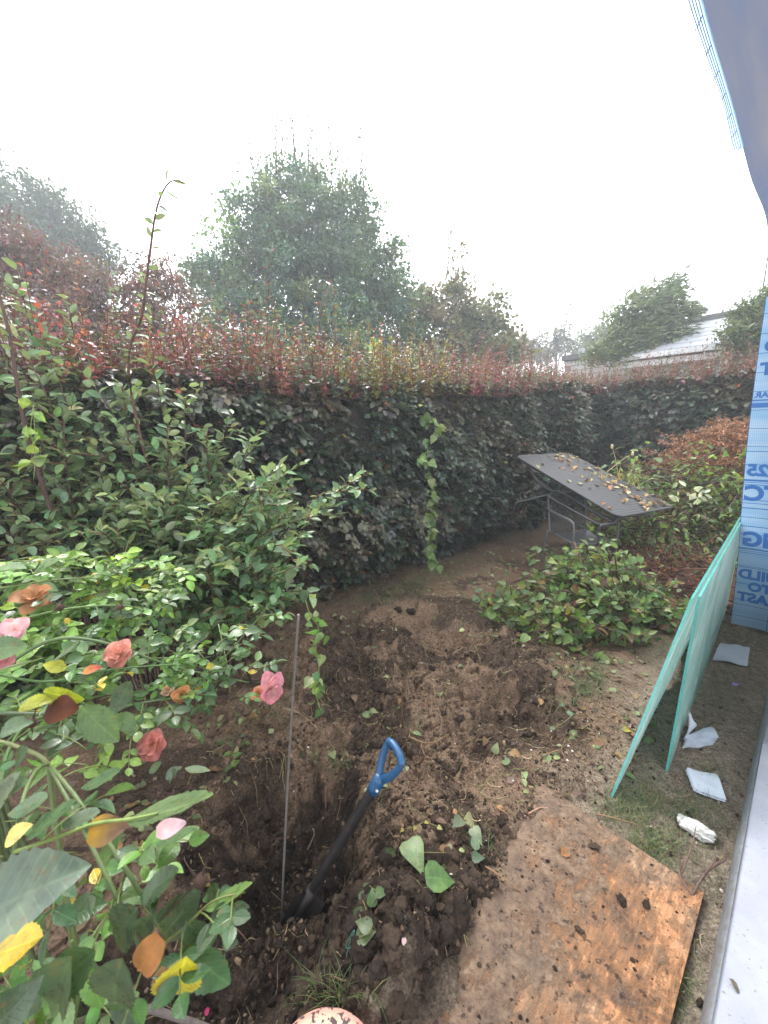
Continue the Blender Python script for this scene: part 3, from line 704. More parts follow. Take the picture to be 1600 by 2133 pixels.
for q in range(2):
    o_ = unit(N) * .006 * q
    top0, top1 = at(1434, 1480, 1.86 + .01 * q) + o_, at(1440, 1497, 1.90 + .01 * q) + o_
    V = []
    for a in np.linspace(0, 1, 7):
        for b in np.linspace(0, 1, 5): V.append((1 - a) * ((1 - b) * b0_ + b * b1_) + a * ((1 - b) * top0 + b * top1) + N * .012 * math.sin(a * 3.14))
    f = []
    for i in range(6):
        for j in range(4): p = i * 5 + j; f += [[p, p + 1, p + 6], [p, p + 6, p + 5]]
    MB().add(V, f, (1, 1, 1), np.array([(b, a) for a in np.linspace(0, 1, 7) for b in np.linspace(0, 1, 5)])).build('page', M_PAPER, bk)
v, f, uvv = sheet([(1428, 1608), (1490, 1620), (1512, 1676), (1445, 1650)], .02, .01, seed=8)
lf = thing('printed_leaflet', 'white printed leaflet lying open among grass by the sill', 'leaflet', gpt(1470, 1640))
MB().add(v, f, (1, 1, 1), uvv).build('page', M_PAPER, lf); MB().add(v * [1, 1, 1] + [-.006, -.004, -.007], f, (1, 1, 1), uvv).build('page', M_PAPER, lf)
vi3, fi3 = ico(4)
def crumple(px, py, size, label, seed):
    d = .8 + .25 * fbm(vi3[:, 0] * 1.3 + seed, vi3[:, 1] * 1.3, vi3[:, 2] * 1.3, 3, seed) + .34 * (1 - np.abs(fbm(vi3[:, 0] * 2.4, vi3[:, 1] * 2.4, vi3[:, 2] * 2.4 + seed, 3, seed + 5)) - .6)
    w = vi3 * d[:, None] * size; g_ = gpt(px, py)
    a = .75; w = np.c_[w[:, 0] * math.cos(a) + w[:, 1] * math.sin(a), -w[:, 0] * math.sin(a) + w[:, 1] * math.cos(a), w[:, 2]]
    t_ = tag(MB().add(w + g_ + [0, 0, size[2] * .75], fi3).build('crumpled_tissue', M_TISSUE), label, 'tissue')
t = NT('tissue'); nz = t.noise(70., 5, .6); t.set(Base_Color=t.mix(nz, (.40, .39, .36), (.66, .66, .64)), Roughness=.85); t.bump(nz, .004, .8); M_TISSUE = t.m
crumple(1450, 1735, (.072, .04, .026), 'crumpled white tissue on the sandy strip below the leaflet', 5)
t = NT('purple_scrap'); t.set(Base_Color=(.32, .26, .55), Roughness=.5); g_ = gpt(1534, 1431)
tag(MB().add(np.array([(0, 0, 0), (.03, .012, .006), (.022, .034, .003), (-.012, .026, .008), (-.02, .01, .004)]) + g_ + [0, 0, .005], [[0, 1, 2], [0, 2, 3], [0, 3, 4]]).build('plastic_scrap', t.m, None, False), 'small purple plastic scrap on the grey sand', 'scrap')

# ------------------------------------------------------------------ spade in the pit, steel rod, clay pot
t = NT('blue_handle'); nz = t.noise(45., 5, .65); t.set(Base_Color=t.mix(t.ramp(nz, (.5, 0.), (.8, .8)), (.008, .06, .15), (.05, .12, .20)), Roughness=.38); t.bump(nz, .0008, .5); M_BLUE = t.m
t = NT('muddy_black_shaft'); nz = t.noise(35., 6, .7); t.set(Base_Color=t.mix(t.ramp(nz, (.5, 0.), (.75, 1.)), (.008, .007, .008), (.045, .03, .024)), Roughness=.5); t.bump(nz, .002, .6); M_SHAFT = t.m
M_STEEL = plain('dirty_spade_blade', (.03, .025, .023), .6, 30., .6, 1.6, .002)
tip = at(577, 1985, 1.455); hd = at(836, 1546, 1.30); ax = unit(hd - tip); L = np.linalg.norm(hd - tip)
sideV = unit(np.cross(ax, np.array([0, 1., .25]))); depV = np.cross(sideV, ax)
sp0 = thing('spade', 'muddy black spade with blue D handle standing in the dug pit', 'spade', tip)
# shaft is bent where it meets the socket
def along(d, s_=0., e=0.): return tip + ax * d + sideV * s_ + depV * e
L = L - .052
shaft = smooth_path([along(.30, .0, .012), along(.42, .004, .0), along(.50, .006), along(L * .75, .002), along(L - .155)], 6)
MB().tube(shaft, np.r_[np.linspace(.017, .02, 8), np.full(len(shaft) - 8, .0185)], 12).build('shaft', M_SHAFT, sp0)
d_open = unit(.42 * sideV + .90 * depV)                       # the D opening is turned from the camera
g0 = L - .165
MB().tube([along(g0, 0), along(g0 + .02), along(g0 + .05), along(g0 + .07)], [.021, .023, .0225, .02], 14).build('handle_socket', M_BLUE, sp0)
def dpt(d, w): return tip + ax * d + d_open * w
arm1 = smooth_path([dpt(g0 + .055, .003), dpt(g0 + .085, .022), dpt(g0 + .12, .036), dpt(g0 + .16, .043), dpt(g0 + .178, .039)], 6)
arm2 = smooth_path([dpt(g0 + .055, -.003), dpt(g0 + .085, -.022), dpt(g0 + .12, -.036), dpt(g0 + .16, -.043), dpt(g0 + .178, -.039)], 6)
for a in (arm1, arm2): MB().tube(a, np.linspace(.0125, .0095, len(a)), 12, flat=1.2).build('handle_arm', M_BLUE, sp0)
grip = smooth_path([dpt(g0 + .170, -.046), dpt(g0 + .18, -.03), dpt(g0 + .184, 0), dpt(g0 + .18, .03), dpt(g0 + .170, .046)], 6)
MB().tube(grip, .0130, 14).build('grip', M_BLUE, sp0)
rv = along(g0 + .03, 0, -.024 if depV[1] > 0 else .024)
w, f = ico(2); MB().add(w * .006 + rv, f).build('rivet', plain('rivet_metal', (.5, .52, .55), .3, metal=.8), sp0)
# blade: curved plate with treads and a socket
bl_ = MB(); m, k_ = 14, 9; V = []
for i in range(m):
    d = .30 - .34 * i / (m - 1); wd_ = (.078 if i < 10 else .078 * math.sqrt(max(.02, 1 - ((i - 9) / 4.2) ** 2)))
    for j in range(k_): x = (j / (k_ - 1) * 2 - 1); V.append(along(d, x * wd_ * .75, .022 * (1 - x * x) - .012))
f = []
for i in range(m - 1):
    for j in range(k_ - 1): p = i * k_ + j; f += [[p, p + 1, p + k_ + 1], [p, p + k_ + 1, p + k_]]
bl_.add(V, f); V2 = np.array(V) - depV * .003; bl_.add(V2, [q[::-1] for q in f])
blade = bl_.build('blade', M_STEEL, sp0)
MB().tube([along(.13, 0, .0), along(.22, 0, .006), along(.32, 0, .012)], [.006, .016, .021], 10).build('socket', M_STEEL, blade)
stk = along(.16, -.02, -.006) if depV[1] > 0 else along(.16, -.02, .02)
st_p = along(.15, -.045, -.026 * np.sign(depV[1]) )
MB().quad([st_p, st_p + sideV * .03, st_p + sideV * .03 + ax * .045, st_p + ax * .045]).quad([st_p + ax * .045, st_p + sideV * .03 + ax * .045, st_p + sideV * .03, st_p]).build('sticker', plain('faded_sticker', (.45, .47, .5), .5, 60., .6, 1.2), blade, False)
rod = smooth_path([at(586, 1935, 1.52) - [0, 0, .06], at(586, 1935, 1.52), at(596, 1700, 1.40), at(607, 1500, 1.30), at(617, 1350, 1.235), at(622, 1282, 1.20)], 5)
t = NT('rod_steel'); nz = t.noise(50., 5, .6); t.set(Base_Color=t.mix(nz, (.10, .085, .075), (.26, .25, .24)), Roughness=.5, Metallic=.3); M_ROD = t.m
rd = thing('steel_rod', 'thin grey steel rod standing upright in the pit left of the spade', 'rod', rod[0])
MB().tube(rod, .0042, 8).build('shaft', M_ROD, rd)
w, f = ico(1); MB().add(w * .0055 + rod[-1], f).build('cap', M_ROD, rd)
# upturned clay pot at the bottom edge
t = NT('weathered_clay'); nz = t.noise(24., 5, .65); wn_ = t.noise(70., 3, .6)
sepz = t.node('ShaderNodeSeparateXYZ'); t.l.new(t.obj(), sepz.inputs[0])
rad2 = t.math('SQRT', t.math('ADD', t.math('POWER', sepz.outputs[0], 2.), t.math('POWER', sepz.outputs[1], 2.)))
inner = t.ramp(t.math('ADD', rad2, t.math('MULTIPLY_ADD', nz, .02, -.01)), (.118, 1.), (.136, 0.))
c = t.mix(inner, t.mix(nz, (.5, .2, .15), (.62, .33, .26)), (.58, .44, .29)); c = t.mix(t.ramp(wn_, (.52, 0.), (.57, 1.)), c, (.07, .045, .05))
t.set(Base_Color=c, Roughness=.85); t.bump(wn_, .004, .6); M_CLAY = t.m
pc = at(686, 2090, .99); pr_ = .150; pc = pc + [0, -pr_ * .98, -.004]
prof = [(.0, .0), (.07, .001), (.115, .0), (.132, -.001), (.144, -.005), (.150, -.014), (.154, -.05), (.17, -.18), (.172, -.185), (.188, -.186), (.192, -.24)]
V, f = [], []; kk = 48
for r_, z_ in prof:
    for q in range(kk): a = q / kk * 2 * math.pi; V.append((r_ * math.cos(a), r_ * math.sin(a), z_))
for i in range(len(prof) - 1):
    for q in range(kk): a, b = i * kk + q, i * kk + (q + 1) % kk; f += [[a, a + kk, b + kk], [a, b + kk, b]]
pot = MB().add(V, f).build('clay_pot', M_CLAY); pot.location = tuple(pc)
tag(pot, 'weathered pink clay pot turned upside down at bottom edge of the picture', 'pot')

# ------------------------------------------------------------------ tilted table and chair
t = NT('table_mesh'); uv = t.node('ShaderNodeUVMap').outputs[0]; sp = t.node('ShaderNodeSeparateXYZ'); t.l.new(uv, sp.inputs[0])
hx = t.math('SINE', t.math('MULTIPLY', sp.outputs[0], 6.2832 / .042)); hy = t.math('SINE', t.math('MULTIPLY', sp.outputs[1], 6.2832 / .042))
hole = t.math('GREATER_THAN', t.math('MULTIPLY_ADD', hy, .25, hx), .15)
t.set(Base_Color=t.mix(hole, (.034, .034, .038), (.004, .004, .005)), Roughness=.45); t.bump(t.math('SUBTRACT', 1., hole), .003, .8); M_TMESH = t.m
M_BLACKM = plain('black_steel', (.03, .03, .034), .4, 25., .7, 1.3, .0, .5)
TA, TB, TC_, TD_ = np.array([1.719, 5.045, 1.325]), np.array([2.641, 5.471, 1.322]), np.array([3.295, 4.229, .783]), np.array([2.372, 3.803, .786])
ex, ey = TD_ - TA, TB - TA; Lx, Ly = np.linalg.norm(ex), np.linalg.norm(ey); ex, ey = ex / Lx, ey / Ly; ey = unit(ey - ex * (ey @ ex)); ez = np.cross(ex, ey)
if ez[2] < 0: ez = -ez
tb = thing('garden_table', 'black metal mesh garden table tilted against the hedge, strewn with leaves', 'table', TA - [0, 0, 1.3])
def tp_(x, y, z=0.): return TA + ex * x + ey * y + ez * z
def rrect(a, m=6, r=.07):
    out = []
    for cx, cy, a0 in ((Lx - a - r, Ly - a - r, 0), (a + r, Ly - a - r, 90), (a + r, a + r, 180), (Lx - a - r, a + r, 270)):
        for q in range(m + 1): an = math.radians(a0 + 90 * q / m); out.append((cx + r * math.cos(an), cy + r * math.sin(an)))
    return out
rr = rrect(.008); V = [tp_(Lx / 2, Ly / 2, .004)] + [tp_(x, y, .004) for x, y in rr]
MB().add(V, [[0, i + 1, (i + 1) % len(rr) + 1] for i in range(len(rr))], (1, 1, 1), [(Lx / 2, Ly / 2)] + rr).build('mesh_top', M_TMESH, tb, False)
rr = rrect(.0); P_ = [tp_(x, y, -.006) for x, y in rr]; P_ = np.array(P_ + P_[:2])
MB().tube(P_, .014, 8, cap=False).build('rim', M_BLACKM, tb)
def tbar(name, pxs, r=.012):
    pts = smooth_path([at(*q) for q in pxs], 6); MB().tube(pts, r, 8).build(name, M_BLACKM, tb)
tbar('stretcher', [(1122, 1000, 4.75), (1150, 1022, 4.6), (1170, 1026, 4.5), (1215, 1053, 4.25), (1265, 1082, 4.02), (1277, 1084, 3.98), (1286, 1072, 3.93)])
tbar('stretcher', [(1140, 1033, 4.55), (1180, 1056, 4.38), (1225, 1081, 4.12), (1248, 1092, 4.02), (1270, 1090, 3.97)])
tbar('leg', [(1098, 968, 4.9), (1120, 1000, 4.75), (1142, 1022, 4.62)])
tbar('leg', [(1070, 1068, 4.75), (1076, 1048, 4.72), (1105, 1040, 4.7), (1142, 1030, 4.62)])
tbar('leg', [(1290, 1072, 3.93), (1282, 1088, 3.95), (1262, 1094, 3.97), (1250, 1098, 3.98), (1247, 1130, 4.0), (1246, 1190, 4.05)])
tbar('leg', [(1282, 1086, 3.95), (1296, 1077, 4.0), (1320, 1074, 4.15), (1350, 1071, 4.2)])
tbar('strut', [(1160, 1025, 4.55), (1165, 1000, 4.62)], .008)
rp = bpy.data.objects  # fallen leaves on the table top
tl = ['tan', 'reddish brown', 'dull brown', 'pale straw coloured', 'olive', 'orange brown', 'dark brown']; gl = 'fallen leaves on the table top'
lt_mesh = []
for i, c in enumerate([(.4, .27, .09), (.34, .16, .07), (.24, .13, .07), (.46, .4, .24), (.3, .28, .12), (.42, .22, .11), (.14, .1, .07)]):
    for T in (T_BEECH[i % 3], leaf_t(.6, fold=.45, curl=.5, seed=i)):
        me = mesh_from('fallen_leaf', T['v'], T['f'], np.repeat([c], len(T['v']), 0), T['uv']); me.materials.append(M_DRY); lt_mesh.append(me)
for i in range(115):
    if i < 75: x, y = rng.uniform(.03, Lx - .03), Ly * (1 - abs(rng.normal(0, .3))) ; y = np.clip(y, .03, Ly - .03)
    else: x, y = rng.uniform(.03, Lx - .03), rng.uniform(.03, Ly - .03)
    if i > 102: x, y = Lx - rng.uniform(.02, .25), Ly - rng.uniform(.02, .5)
    mi = int(rng.integers(len(lt_mesh))); o = bpy.data.objects.new('fallen_leaf', lt_mesh[mi]); col.objects.link(o)
    where = 'at the low right end of' if x > Lx * .72 else ('along the far edge of' if y > Ly * .62 else 'on the near half of')
    a = rng.uniform(0, 6.28); yv = unit(math.cos(a) * ex + math.sin(a) * ey + .25 * rng.normal() * ez); xv = unit(np.cross(yv, ez + .2 * rng.normal(0, 1, 3))); s_ = rng.uniform(.045, .085)
    M = np.eye(4); M[:3, :3] = np.stack([xv, yv, np.cross(xv, yv)], -1) * s_; M[:3, 3] = tp_(x, y, .016)
    o.matrix_world = Matrix(M.tolist()); tag(o, 'small ' + tl[mi // 2] + ' fallen leaf ' + where + ' the tilted table', 'leaf', gl)
# chair, facing us
t = NT('chair_mesh'); uv = t.node('ShaderNodeUVMap').outputs[0]
t.set(Base_Color=(.06, .06, .065), Roughness=.45); tp = t.node('ShaderNodeBsdfTransparent'); ms = t.node('ShaderNodeMixShader'); ms.inputs[0].default_value = .3
t.l.new(t.p.outputs[0], ms.inputs[1]); t.l.new(tp.outputs[0], ms.inputs[2]); t.l.new(ms.outputs[0], t.o.inputs[0]); M_CMESH = t.m
M_GREYM = plain('grey_steel_tube', (.14, .145, .155), .38, 25., .8, 1.2, .0, .5)
ch = thing('garden_chair', 'dark mesh garden chair half hidden under the tilted table', 'chair', (2.33, 4.45, 0))
cx, cy = 2.33, 4.38; ca = .12
def cp_(x, y, z): return np.array([cx + x * math.cos(ca) - y * math.sin(ca), cy + x * math.sin(ca) + y * math.cos(ca), z])
W2 = .245
MB().tube(smooth_path([cp_(-W2, .26, .40), cp_(-W2, .30, .55), cp_(-W2, .36, .80), cp_(-W2 + .03, .385, .87), cp_(-.12, .395, .895), cp_(.12, .395, .895), cp_(W2 - .03, .385, .87), cp_(W2, .36, .80), cp_(W2, .30, .55), cp_(W2, .26, .40)], 5), .012, 8).build('back_frame', M_GREYM, ch)
V, UVs = [], []
for i in range(8):
    for j in range(8): a, b = i / 7, j / 7; V.append(cp_(-W2 + 2 * W2 * b, .265 + .125 * a + .02 * math.sin(b * 3.14), .43 + .45 * a)); UVs.append((b, a))
f = []
for i in range(7):
    for j in range(7): p = i * 8 + j; f += [[p, p + 1, p + 9], [p, p + 9, p + 8]]
MB().add(V, f, (1, 1, 1), UVs).build('back_mesh', M_CMESH, ch)
V = []
for i in range(8):
    for j in range(8): a, b = i / 7, j / 7; V.append(cp_(-W2 + 2 * W2 * b, .25 - .46 * a, .415 - .015 * math.sin(a * 3.1) + .02 * (1 - a) - .02 * math.sin(b * 3.14)))
M_SEAT = plain('chair_seat', (.10, .10, .105), .35, 60., .8, 1.2, .001, .6)
MB().add(V, f, (1, 1, 1), UVs).build('seat', M_SEAT, ch)
MB().tube(np.array([cp_(-W2, .26, .42), cp_(-W2, -.2, .405), cp_(-W2 + .03, -.235, .40), cp_(W2 - .03, -.235, .40), cp_(W2, -.2, .405), cp_(W2, .26, .42)]), .012, 8).build('seat_frame', M_GREYM, ch)
for s in (-1, 1):
    x = s * (W2 + .02)
    MB().tube(smooth_path([cp_(x, .34, .70), cp_(x, .1, .67), cp_(x, -.16, .655), cp_(x, -.23, .60), cp_(x, -.24, .40), cp_(x, -.25, .0)], 5), .012, 8).build('leg', M_GREYM, ch)
    MB().tube(smooth_path([cp_(x, .28, .44), cp_(x, .32, .2), cp_(x, .36, .0)], 4), .012, 8).build('leg', M_GREYM, ch)
    MB().tube(smooth_path([cp_(x, .34, .706), cp_(x, .1, .676), cp_(x, -.14, .664)], 4), .02, 8, flat=.5).build('armrest', M_GREYM, ch)

# ------------------------------------------------------------------ hedges
HN, CS = -2.95, 8.6
def hedge_top(s): return 1.94 + .17 * sstep(-.2, 3.0, s) + .42 * sstep(2.5, 8.6, s) + .03 * np.sin(s * 2.1)
HC = np.array([(.040, .064, .048), (.052, .08, .057), (.064, .082, .06), (.074, .068, .052), (.05, .062, .058), (.046, .075, .048)])
RC = np.array([(.25, .065, .095), (.30, .09, .115), (.20, .07, .10), (.26, .12, .11), (.19, .15, .10)])
YG = np.array([(.22, .26, .06), (.28, .28, .09), (.16, .2, .06), (.24, .16, .06)])
t = NT('hedge_twig_shade'); nz = t.noise(30., 5, .7); t.set(Base_Color=t.mix(nz, (.012, .012, .009), (.04, .034, .026)), Roughness=.95); t.bump(nz, .05, 1.); M_CORE = t.m

def hedge(label, s_lo, s_hi, along_v, out_v, origin, topf, nleaf, seed, shoots, lo_z=.03, size=(.06, .092)):
    """along_v: run, out_v: towards us; origin: a point on the front foot line"""
    base = origin + along_v * (s_lo + s_hi) / 2 + np.array([0, 0, 0])
    root = thing('hedge', label, 'hedge', base, 'clipped beech hedges')
    # solid core, coloured dark for twigs and the shade among them
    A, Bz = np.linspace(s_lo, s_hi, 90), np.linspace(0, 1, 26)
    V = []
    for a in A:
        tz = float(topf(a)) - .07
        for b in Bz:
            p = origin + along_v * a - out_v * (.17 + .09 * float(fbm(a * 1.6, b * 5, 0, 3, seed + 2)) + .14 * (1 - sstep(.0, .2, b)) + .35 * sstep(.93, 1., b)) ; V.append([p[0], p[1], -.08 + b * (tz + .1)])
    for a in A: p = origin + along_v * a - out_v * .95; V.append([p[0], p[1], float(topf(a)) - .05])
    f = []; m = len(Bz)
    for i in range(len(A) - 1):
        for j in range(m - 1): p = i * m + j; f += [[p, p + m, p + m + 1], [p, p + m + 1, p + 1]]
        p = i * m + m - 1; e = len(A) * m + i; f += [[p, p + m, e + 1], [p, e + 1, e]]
    MB().add(V, f).build('twig_shade_core', M_CORE, root)
    st_ = MB()
    for _ in range(int((s_hi - s_lo) * 5)):
        a = rng.uniform(s_lo, s_hi); p = origin + along_v * a - out_v * rng.uniform(.15, .5)
        st_.tube([p + [0, 0, -.05], p + [rng.normal(0, .04), rng.normal(0, .04), .5], p + [rng.normal(0, .1), rng.normal(0, .1), 1.1]], [.018, .014, .009], 5, jit([(.06, .045, .035)], 1)[0])
    stuff(st_.build('stems', M_BARK, root))
    # leaf face, in drooping sprays
    ns = nleaf // 9
    a = rng.uniform(s_lo, s_hi, ns); tz = topf(a); z = lo_z + (tz - lo_z) * rng.random(ns) ** .95
    lump = .17 * fbm(a * 1.3, z * 1.6, 0, 3, seed) + .05 * fbm(a * 5, z * 6, 0, 2, seed + 9)
    depth = lump - .10 * rng.random(ns) ** 1.3 - .20 * (1 - sstep(.1, .6, z)) - .20 * sstep(-.22, .02, z - tz)
    P0 = origin + along_v * a[:, None] + out_v * depth[:, None] + np.c_[np.zeros((ns, 2)), z]
    sd_ = unit(out_v * 1. + along_v * rng.normal(0, .75, (ns, 1)) + np.c_[np.zeros((ns, 2)), rng.normal(-.28, .35, ns)])
    ct = jit(HC, ns, .2, .08); px, py, zc = proj(P0)
    br = np.clip(.30 * sstep(.2, .7, fbm(a * 1.1, z * 1.5, 0, 3, seed + 30)) + .35 * sstep(-.5, 0., z - tz) * rng.random(ns), 0, 1)[:, None]
    ct = ct * (1 - br) + br * np.array([.13, .075, .045])
    Ps, Ds, Us, Ss, Ts_ = [], [], [], [], []
    sidev = unit(np.cross(sd_, Z + .25 * rng.normal(0, 1, (ns, 3))))
    nrm = np.cross(sidev, sd_)
    for q in range(9):
        sgn = 1 if q % 2 else -1
        off = (q / 9 - .35) * .16 * rng.uniform(.8, 1.2, (ns, 1))
        Ps.append(P0 + sd_ * off + sidev * sgn * .008 - np.c_[np.zeros((ns, 2)), .25 * np.maximum(off, 0) ** 1.3])
        Ds.append(unit(sd_ * (.75 + .25 * rng.random((ns, 1))) + sidev * sgn * (.8 * (1 - q / 12)) + np.array([0, 0, -.25]) + .22 * rng.normal(0, 1, (ns, 3))))
        Us.append(unit(nrm + out_v * .35 + .33 * rng.normal(0, 1, (ns, 3))))
        Ss.append(rng.uniform(size[0] * .7, size[1] * 1.12, ns) * (1 - .03 * q)); Ts_.append(ct * (1 + rng.normal(0, .16, (ns, 1))))
    P, D, UV_, S, TT = (np.concatenate(q) for q in (Ps, Ds, Us, Ss, Ts_))
    gp = np.tile(fbm(a * 3.1, z * 4.2, 0, 3, seed + 60) < -.52, 9) & (rng.random(len(P)) < .75); P, D, UV_, S, TT = P[~gp], D[~gp], UV_[~gp], S[~gp], TT[~gp]
    odd = rng.random(len(P)); TT[odd < .006] = (.34, .10, .06); TT[(odd > .006) & (odd < .011)] = (.22, .24, .05)
    TT = np.clip(TT, .006, .9)
    nt = nleaf // 6; a = rng.uniform(s_lo, s_hi, nt); bk_ = rng.uniform(-.02, 1., nt)               # leaves covering the top
    P = np.concatenate([P, origin + along_v * a[:, None] - out_v * bk_[:, None] + np.c_[np.zeros((nt, 2)), topf(a) - .05 + .06 * rng.random(nt)]])
    D = np.concatenate([D, unit(rng.normal(0, 1, (nt, 3)) * [1, 1, .3])]); UV_ = np.concatenate([UV_, unit(Z + .4 * rng.normal(0, 1, (nt, 3)))]); S = np.concatenate([S, rng.uniform(*size, nt)]); TT = np.concatenate([TT, jit(np.concatenate([HC * 1.1, RC * .5]), nt, .2)])
    sc_ = ((P - origin) @ out_v) * 2.5 - .25 * proj(P)[2] + .5 * rng.random(len(P))
    leaves(root, T_BEECH, P, D, UV_, S, TT, M_HEDGE, 'leaf', 300, 'leaf_mass', sc_)
    # unclipped shoots on top
    n = shoots; a = rng.uniform(s_lo, s_hi, n); back = -.05 + 1.0 * rng.random(n) ** .8
    tz = topf(a) - .12; P0 = origin + along_v * a[:, None] - out_v * back[:, None] + np.c_[np.zeros((n, 2)), tz]
    hgt = rng.uniform(.28, .72, n) * (1 - .35 * sstep(4., 8., a)) * (1 + .5 * (rng.random(n) < .06)); hgt *= np.where(back < .1, .6, 1)
    dr = unit(np.c_[rng.normal(0, .2, (n, 2)), np.ones(n)]); sh = MB()
    for i in range(n): sh.tube([P0[i], P0[i] + dr[i] * hgt[i] * .5 + rng.normal(0, .012, 3), P0[i] + dr[i] * hgt[i]], [.004, .0028, .0012], 3, (.13, .05, .04), cap=False)
    stuff(sh.build('shoots', M_BARK, root))
    Ps, Ds, Us, Ss, Ts_ = [], [], [], [], []
    g = proj(P0)[0]
    yg = np.exp(-((g - 830) / 120) ** 2) * .75 * (.5 + rng.random(n)); brown = sstep(1000, 1400, g) * .45
    ct = jit(RC, n, .25, .1); isy = rng.random(n) < yg; ct[isy] = jit(YG, isy.sum(), .2, .05); ct = ct * (1 - brown[:, None]) + brown[:, None] * np.array([.14, .08, .06])
    low = rng.random(n) < .34; ct[low] = jit(HC * 2.2, low.sum(), .2)
    for q in range(22):
        tt_ = (q + rng.random(n)) / 22
        Ps.append(P0 + dr * (hgt * tt_)[:, None] + rng.normal(0, .012, (n, 3)))
        Ds.append(unit(np.c_[rng.normal(0, 1, (n, 2)), rng.normal(.35, .35, n)])); Us.append(unit(Z + .5 * rng.normal(0, 1, (n, 3))))
        Ss.append(rng.uniform(.028, .058, n) * (1.1 - .5 * tt_)); Ts_.append(np.clip(ct * (1 + rng.normal(0, .22, (n, 1))), .01, .9))
    P, D, UV_, S, TT = (np.concatenate(q) for q in (Ps, Ds, Us, Ss, Ts_))
    leaves(root, T_BEECH, P, D, UV_, S, TT, M_TOP, 'leaf', 0, 'shoot_leaves')
    return root
hedge('long dark beech hedge with red shoots on top running behind the table', -1.6, CS + .5, U, N, HN * N, hedge_top, 48000, 5, 2700)
top2 = lambda a: 2.56 + .03 * np.sin(np.asarray(a) * 3.) + .05 * np.asarray(a) * .3
hedge('shorter dark hedge closing the far end of the garden behind the brush', -.6, 3.5, N, -U, CS * U + HN * N, top2, 16000, 77, 620, .03, (.065, .10))

# ------------------------------------------------------------------ trees and shrubs beyond the hedge
def tree(name, label, cat, zc, blobs, nclump, per, leaf, tints, trunk_px, crad=.045, spikes=0, group=None, Ts=T_TINY, mat=None, sway=0., hang=0., base_z=0., limbs=26, trunk_r=.16, dirw=None, barkc=(.07, .06, .05)):
    """blobs: (px, py, rx, ry) ellipses of the crown at distance zc"""
    C = np.array([at(b[0], b[1], zc) for b in blobs]); R = np.array([[b[2] / FPX * zc, max(b[2], b[3]) / FPX * zc * .8, b[3] / FPX * zc] for b in blobs])
    root_p = at(trunk_px, 900, zc); root_p[2] = base_z
    root = thing(name, label, cat, root_p, group)
    vol = R.prod(1) ** .75; w = rng.choice(len(C), nclump, p=vol / vol.sum())
    d = rdir(nclump) * (rng.random((nclump, 1)) ** (1 / 4.5)) * (1 + .12 * rng.normal(0, 1, (nclump, 1)))
    cc = C[w] + d * R[w]
    tp_ = C[:, :].mean(0); tr_ = MB(); cz = C[:, 2].max()
    tpts = smooth_path([root_p - [0, 0, .2], root_p * .5 + tp_ * .5 + rng.normal(0, .1, 3), tp_, tp_ + (C[C[:, 2].argmax()] - tp_) * .8], 5)
    tr_.tube(tpts, np.linspace(trunk_r, trunk_r * .25, len(tpts)), 8, barkc); tr_.build('trunk', M_BARK, root)
    lb_ = MB()
    for q in rng.choice(nclump, min(limbs, nclump), replace=False):
        s0 = tpts[int(rng.integers(len(tpts) // 3, len(tpts) - 1))]; m_ = (s0 + cc[q]) / 2 + [0, 0, -.1 * np.linalg.norm(cc[q] - s0)]
        pts = bez(s0, m_, cc[q], 7); lb_.tube(pts, np.linspace(trunk_r * .3, .008, 7), 5, barkc)
    lb_.build('limbs', M_BARK, root)
    cr = crad * zc * rng.uniform(.5, 1.2, nclump)
    ctint = jit(tints, nclump, .3, .07); ctint *= (1 + .25 * np.clip(d[:, 2:3], -1, 1))**0
    n = nclump * per; ci = np.repeat(np.arange(nclump), per)
    off = rng.normal(0, .5, (n, 3)) * cr[ci][:, None] * [1, 1, .75]
    P = cc[ci] + off; dd = unit(off + .8 * rdir(n) * cr[ci][:, None] + np.array([sway, 0, -hang]) * cr[ci][:, None])
    if dirw is not None: dd = unit(dd + np.array(dirw))
    UPV = unit(Z * .9 + .7 * rng.normal(0, 1, (n, 3))); S = leaf * rng.uniform(.6, 1.3, n)
    TT = np.clip(ctint[ci] * (1 + rng.normal(0, .2, (n, 1))), .008, .9)
    if spikes:
        hi = np.nonzero(d[:, 2] > .35)[0]; hi = hi[np.argsort(-cc[hi, 2])][:spikes * 2]; sp_ = MB(); Q, QD, QS = [], [], []
        for q in rng.choice(hi, min(spikes, len(hi)), replace=False):
            h = rng.uniform(.5, 1.7); v = unit(np.array([rng.normal(0, .08), rng.normal(0, .08), 1])); p0 = cc[q]
            sp_.tube([p0, p0 + v * h * .5, p0 + v * h], [.018, .012, .005], 4, barkc); k_ = int(22 * h)
            tt_ = rng.random(k_); Q.append(p0 + v * (h * tt_)[:, None] + rng.normal(0, .05, (k_, 3)) * (1.2 - tt_)[:, None]); QD.append(unit(rdir(k_) + [0, 0, .6]))
        stuff(sp_.build('top_shoots', M_BARK, root))
        Q, QD = np.concatenate(Q), np.concatenate(QD)
        P, dd = np.concatenate([P, Q]), np.concatenate([dd, QD]); m = len(Q)
        UPV = np.concatenate([UPV, unit(Z + .7 * rng.normal(0, 1, (m, 3)))]); S = np.concatenate([S, leaf * .8 * rng.uniform(.6, 1.2, m)]); TT = np.concatenate([TT, jit(tints, m, .25)])
    mb = MB(); leaf_mb(mb, Ts, P, dd, UPV, S, TT); stuff(mb.build('crown', mat or M_TREE, root))
    return root
GB = np.array([(.03, .085, .062), (.046, .11, .06), (.034, .088, .075), (.09, .145, .05)])
